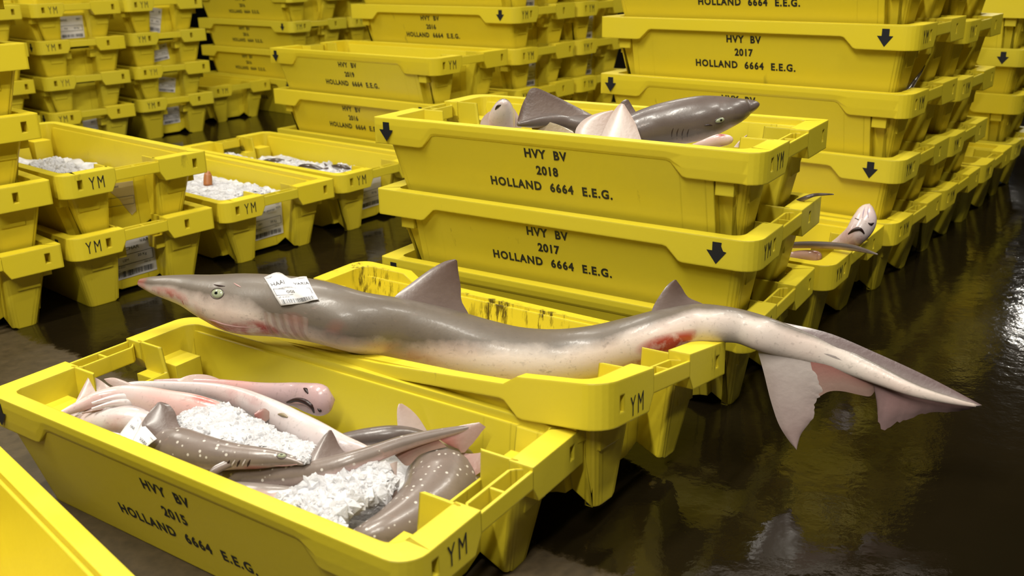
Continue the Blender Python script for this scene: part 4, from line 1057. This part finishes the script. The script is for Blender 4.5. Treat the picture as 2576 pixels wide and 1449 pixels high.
flap('paper_flap', [(358, 1064, 0.178), (396, 1105, 0.170), (346, 1140, 0.154), (326, 1124, 0.158)], [('VARIA', 0.62, 0.50, 0.20), ('Visserij', 0.85, 0.85, 0.08)], 12)
# ice on top of the pile
ice_heap('crushed_ice', 'patch of white crushed ice on the middle of the front crate sharks', [(440, 1046), (500, 1020), (560, 1008), (600, 1030), (640, 1052), (690, 1078), (740, 1100), (800, 1122), (770, 1158), (700, 1140), (620, 1116), (540, 1100), (480, 1092)], lambda x, y: 0.168 - 0.00002*(x-450), 260, 0.004, 0.008, 21)
ice_heap('crushed_ice', 'wet ice lumps at the near right of the front crate, in front of the bent shark', [(700, 1256), (730, 1226), (780, 1205), (850, 1196), (900, 1178), (950, 1168), (985, 1195), (960, 1225), (925, 1240), (880, 1262), (850, 1290), (850, 1335), (800, 1312), (740, 1280)], 0.148, 150, 0.007, 0.015, 22, bump=0.02)

# ------------------------------------------------------------------ the dark sharks in the top crate of the middle stack
GM = 'sharks in the top crate of the middle stack'
ZM = 2*CP
ice_bed('M1', 'layer of ice hidden low in the 2018 crate', 0.085, -0.295, 0.295, -0.128, 0.128, 5)
t, me, fr, bv = fish_px('a', 'pale shark head standing belly out at the left end of the 2018 crate', [(1268, 256, 9, 0.505), (1267, 266, 21, 0.496), (1265, 284, 31, 0.480), (1261, 306, 37, 0.460), (1257, 335, 40, 0.435), (1255, 365, 36, 0.41)], M_PALE, (0.3, 1.0), group=GM)
f = frame_at(fr, 1262)
fin_card(t, 'pectoral_fin', [(1262, 322), (1256, 300), (1246, 286), (1236, 280)], [(1212, 332), (1208, 312), (1216, 294), (1230, 281)], f[0] + facing(f[0])*0.012, facing(f[0], (-0.3, 0, 0)), 0.006, M_FINP)
fin_card(t, 'pectoral_fin', [(1290, 320), (1290, 295), (1288, 280), (1290, 272)], [(1312, 322), (1308, 300), (1300, 284), (1293, 273)], f[0] - facing(f[0])*0.01, facing(f[0], (0.3, 0, 0)), 0.006, M_FINP)
slit_on(bv, [(1246, 276), (1252, 268), (1260, 264)], 0.003, t, 'eye_slit')
t, me, fr, bv = fish_px('b', 'dark grey shark tail with tall notched fin in the 2018 crate', [(1585, 358, 22, 0.435), (1530, 338, 28, 0.450), (1475, 318, 30, 0.463), (1420, 306, 26, 0.472), (1370, 306, 19, 0.476), (1330, 310, 12, 0.478), (1303, 313, 6, 0.478)], M_HOUND, 'side', group=GM)
f = frame_at(fr, 1390)
fin_card(t, 'tail_fin', [(1305, 316), (1322, 308), (1345, 300), (1375, 296), (1420, 294), (1490, 298)], [(1302, 302), (1312, 268), (1322, 246), (1340, 221), (1385, 236), (1492, 290)], f[0], facing(f[0], (0.1, 0, 0)), 0.014, M_FIN, mode='edge', n=30, m=10)
fin_card(t, 'tail_lobe', [(1340, 330), (1375, 332), (1410, 334), (1445, 336)], [(1332, 302), (1362, 303), (1400, 312), (1440, 329)], f[0] + facing(f[0])*0.02, facing(f[0]), 0.006, fin_mat('yellowish_fin', (0.34, 0.25, 0.15), (0.30, 0.23, 0.12)), mode='edge')
t, me, fr, bv = fish_px('c', 'dark grey shark head with white eye looking right over the 2018 crate rim', [(1908, 262, 6, 0.512), (1898, 265, 13, 0.510), (1880, 270, 21, 0.506), (1850, 280, 34, 0.500), (1814, 288, 46, 0.493), (1770, 298, 56, 0.485), (1711, 309, 58, 0.476), (1650, 321, 55, 0.466), (1590, 338, 49, 0.454), (1530, 355, 42, 0.440), (1460, 370, 34, 0.425), (1400, 384, 25, 0.41)], M_HOUND, (0.85, -0.35), group=GM)
eye_on(bv, 1813, 302, 0.0105, 0.0046, t, tilt=0.32, pupil=(0.26, 0.55))
slit_on(bv, [(1772, 316), (1782, 314), (1792, 316)], 0.0018, t, 'spiracle')
slit_on(bv, [(1812, 336), (1840, 325), (1862, 312)], 0.0016, t, 'mouth')
for k in range(4): slit_on(bv, [(1694+k*13, 322+k), (1690+k*13, 334+k), (1690+k*13, 350+k)], 0.0010, t, 'gill_slit')
f = frame_at(fr, 1570)
fin_card(t, 'pectoral_fin', [(1508, 352), (1526, 312), (1540, 285), (1554, 266), (1563, 260)], [(1616, 360), (1606, 330), (1596, 305), (1580, 278), (1570, 262)], f[0] + facing(f[0])*0.055, facing(f[0], (0, 0, 0.25)), 0.0035, M_FINP)
fin_card(t, 'dorsal_fin', [(1552, 300), (1557, 272), (1563, 257), (1574, 250)], [(1612, 296), (1600, 282), (1590, 266), (1581, 251)], f[0] - facing(f[0])*0.02, facing(f[0]), 0.007, M_FIN)
fin_card(t, 'pectoral_fin', [(1446, 338), (1450, 322), (1466, 303), (1496, 287), (1540, 277)], [(1520, 350), (1524, 332), (1530, 310), (1538, 290), (1546, 279)], f[0] + facing(f[0])*0.035, facing(f[0], (0, 0, 0.2)), 0.0035, M_FINP)
t, me, fr, bv = fish_px('d', 'pink white shark belly below the dark head at the right of the 2018 crate', [(1842, 352, 7, 0.468), (1830, 352, 13, 0.468), (1806, 354, 16, 0.466), (1770, 366, 14, 0.456), (1730, 380, 12, 0.44)], M_PINKB, 'belly', group=GM)
fin_card(t, 'pectoral_fin', [(1846, 370), (1856, 358), (1868, 347), (1879, 339)], [(1872, 372), (1871, 360), (1874, 350), (1880, 340)], unproj(1862, 356, 0.465), facing(f[0]), 0.004, M_FINP)
# ------------------------------------------------------------------ low crate between the stacks
GH = 'fish in the low crate between the stacks'
ice_bed('H', 'layer of ice low in the crate between the middle and right stacks', 0.10, -0.295, 0.295, -0.128, 0.128, 6)
t, me, fr, bv = fish_px('a', 'pale lilac shark head upside down, standing up out of the low crate', [(2187, 514, 3, 0.255), (2184, 521, 11, 0.250), (2179, 535, 22, 0.242), (2175, 553, 29, 0.230), (2166, 572, 30, 0.216), (2150, 592, 27, 0.200), (2122, 612, 22, 0.178), (2090, 632, 18, 0.155), (2060, 648, 14, 0.135)], M_PALE, (0.15, 1.0), group=GH)
slit_on(bv, [(2145, 541), (2151, 549), (2160, 553)], 0.0030, t, 'nostril'); slit_on(bv, [(2184, 561), (2191, 564), (2198, 561)], 0.0030, t, 'nostril')
slit_on(bv, [(2134, 589), (2146, 580), (2158, 576), (2166, 578), (2174, 588)], 0.0042, t, 'mouth')
for a in (0, 1): slit_on(bv, [(2176+a*8, 520), (2172+a*11, 534), (2170+a*14, 548)], 0.0012, t, 'snout_line', simple_mat('lilac_line', (0.30, 0.22, 0.30), 0.4))
t, me, fr, bv = fish_px('b', 'thin grey shark tail reaching over the right end of the low crate', [(1990, 617, 8, 0.185), (2035, 616, 9, 0.190), (2090, 618, 9, 0.195), (2140, 623, 8, 0.198), (2180, 632, 5, 0.198), (2208, 640, 1.5, 0.196)], M_HOUND, (0.8, 0.3), group=GH)
t, me, fr, bv = fish_px('c', 'blunt pink snout by the near right corner of the low crate', [(2064, 647, 7, 0.165), (2056, 645, 13, 0.165), (2034, 646, 17, 0.164), (2005, 648, 17, 0.160), (1980, 650, 13, 0.156)], M_PINKB, 'belly', group=GH)
t, me, fr, bv = fish_px('d', 'thin brown fish tail sticking out right of the chipped arrow crate', [(1995, 512, 6, 0.318), (2025, 499, 6, 0.335), (2048, 491, 4.5, 0.342), (2074, 489, 3.2, 0.346), (2097, 489, 1.5, 0.348)], M_HOUND, 'side', kind='fish_tail')
t, me, fr, bv = fish_px('e', 'thin dark fish tail rising between two crates of the right stack', [(2268, 246, 8, 0.455), (2288, 223, 7, 0.470), (2304, 200, 4.5, 0.488), (2318, 180, 2.5, 0.502), (2327, 164, 1, 0.514)], M_SILVER, 'side', kind='fish_tail')
# ------------------------------------------------------------------ ice and fish in the left crates
ice_bed('C1', 'body of crushed ice filling the crate left of the middle', 0.135, -0.295, 0.295, -0.130, 0.130, 8)
ice_heap('crushed_ice', 'smooth heap of crushed ice filling the crate left of the middle', [(440, 458), (478, 452), (503, 448), (545, 454), (600, 463), (650, 472), (697, 478), (690, 492), (640, 508), (590, 514), (540, 514), (470, 505), (430, 490)], 0.168, 260, 0.005, 0.011, 31, bump=0.016, key='C1')
ice_bed('A2', 'ice low in the crate with the torn label', 0.10, -0.295, 0.20, -0.130, 0.130, 9)
ice_heap('crushed_ice', 'lumps of ice in the left stacked crate with the torn label', [(60, 432), (85, 412), (105, 400), (125, 396), (145, 405), (150, 420), (185, 420), (205, 430), (222, 442), (200, 452), (150, 454), (100, 448)], 0.296, 60, 0.012, 0.024, 32, bump=0.03, key='A2')
ice_bed('D1', 'ice low in the crate with dark fish', 0.115, -0.295, 0.295, -0.130, 0.130, 10)
ice_heap('crushed_ice', 'bumpy ice between dark fish in the crate beside the 2019 stack', [(560, 388), (590, 388), (640, 402), (700, 408), (745, 404), (790, 410), (840, 412), (895, 418), (885, 432), (830, 438), (770, 430), (700, 418), (620, 404)], 0.154, 120, 0.008, 0.017, 33, bump=0.022, key='D1')
GD = 'dark fish in the ice beside the 2019 stack'
for k, (lab, pth) in enumerate((('dark brown fish back at the far left of the ice crate', [(655, 408, 2, 0.150), (672, 406, 6, 0.156), (698, 405, 7, 0.158), (722, 408, 4, 0.152)]),
                                ('dark silvery fish in the middle of the ice crate', [(745, 424, 2, 0.150), (760, 420, 7, 0.158), (785, 421, 8, 0.160), (812, 427, 4, 0.154)]),
                                ('reddish dark fish head at the right of the ice crate', [(884, 428, 2, 0.152), (870, 423, 7, 0.160), (850, 420, 7, 0.162), (828, 420, 4, 0.156)]))):
    t, me, fr, bv = fish_px('k', lab, pth, M_SILVER, (0.8, -0.6), group=GD, kind='fish', nr=14)
    f = fr[len(fr)//2]; tp = fr[-1]
    part('tail_fin', fin('tail_fin', [tp[0]-tp[2]*0.004, tp[0]+tp[1]*0.012-tp[2]*0.012, tp[0]+tp[1]*0.02-tp[2]*0.014], [tp[0]+tp[2]*0.004, tp[0]+tp[1]*0.012+tp[2]*0.012, tp[0]+tp[1]*0.02+tp[2]*0.014], tp[3], 0.003, M_FIN), t)
t, me, fr, bv = fish_px('z', 'reddish brown rounded fish tip sticking up behind the heaped ice', [(523, 432, 5, 0.205), (523, 438, 9, 0.198), (523, 450, 10.5, 0.185), (523, 466, 11, 0.168)], simple_mat('red_brown_skin', (0.33, 0.12, 0.035), 0.45), 'side', kind='fish')
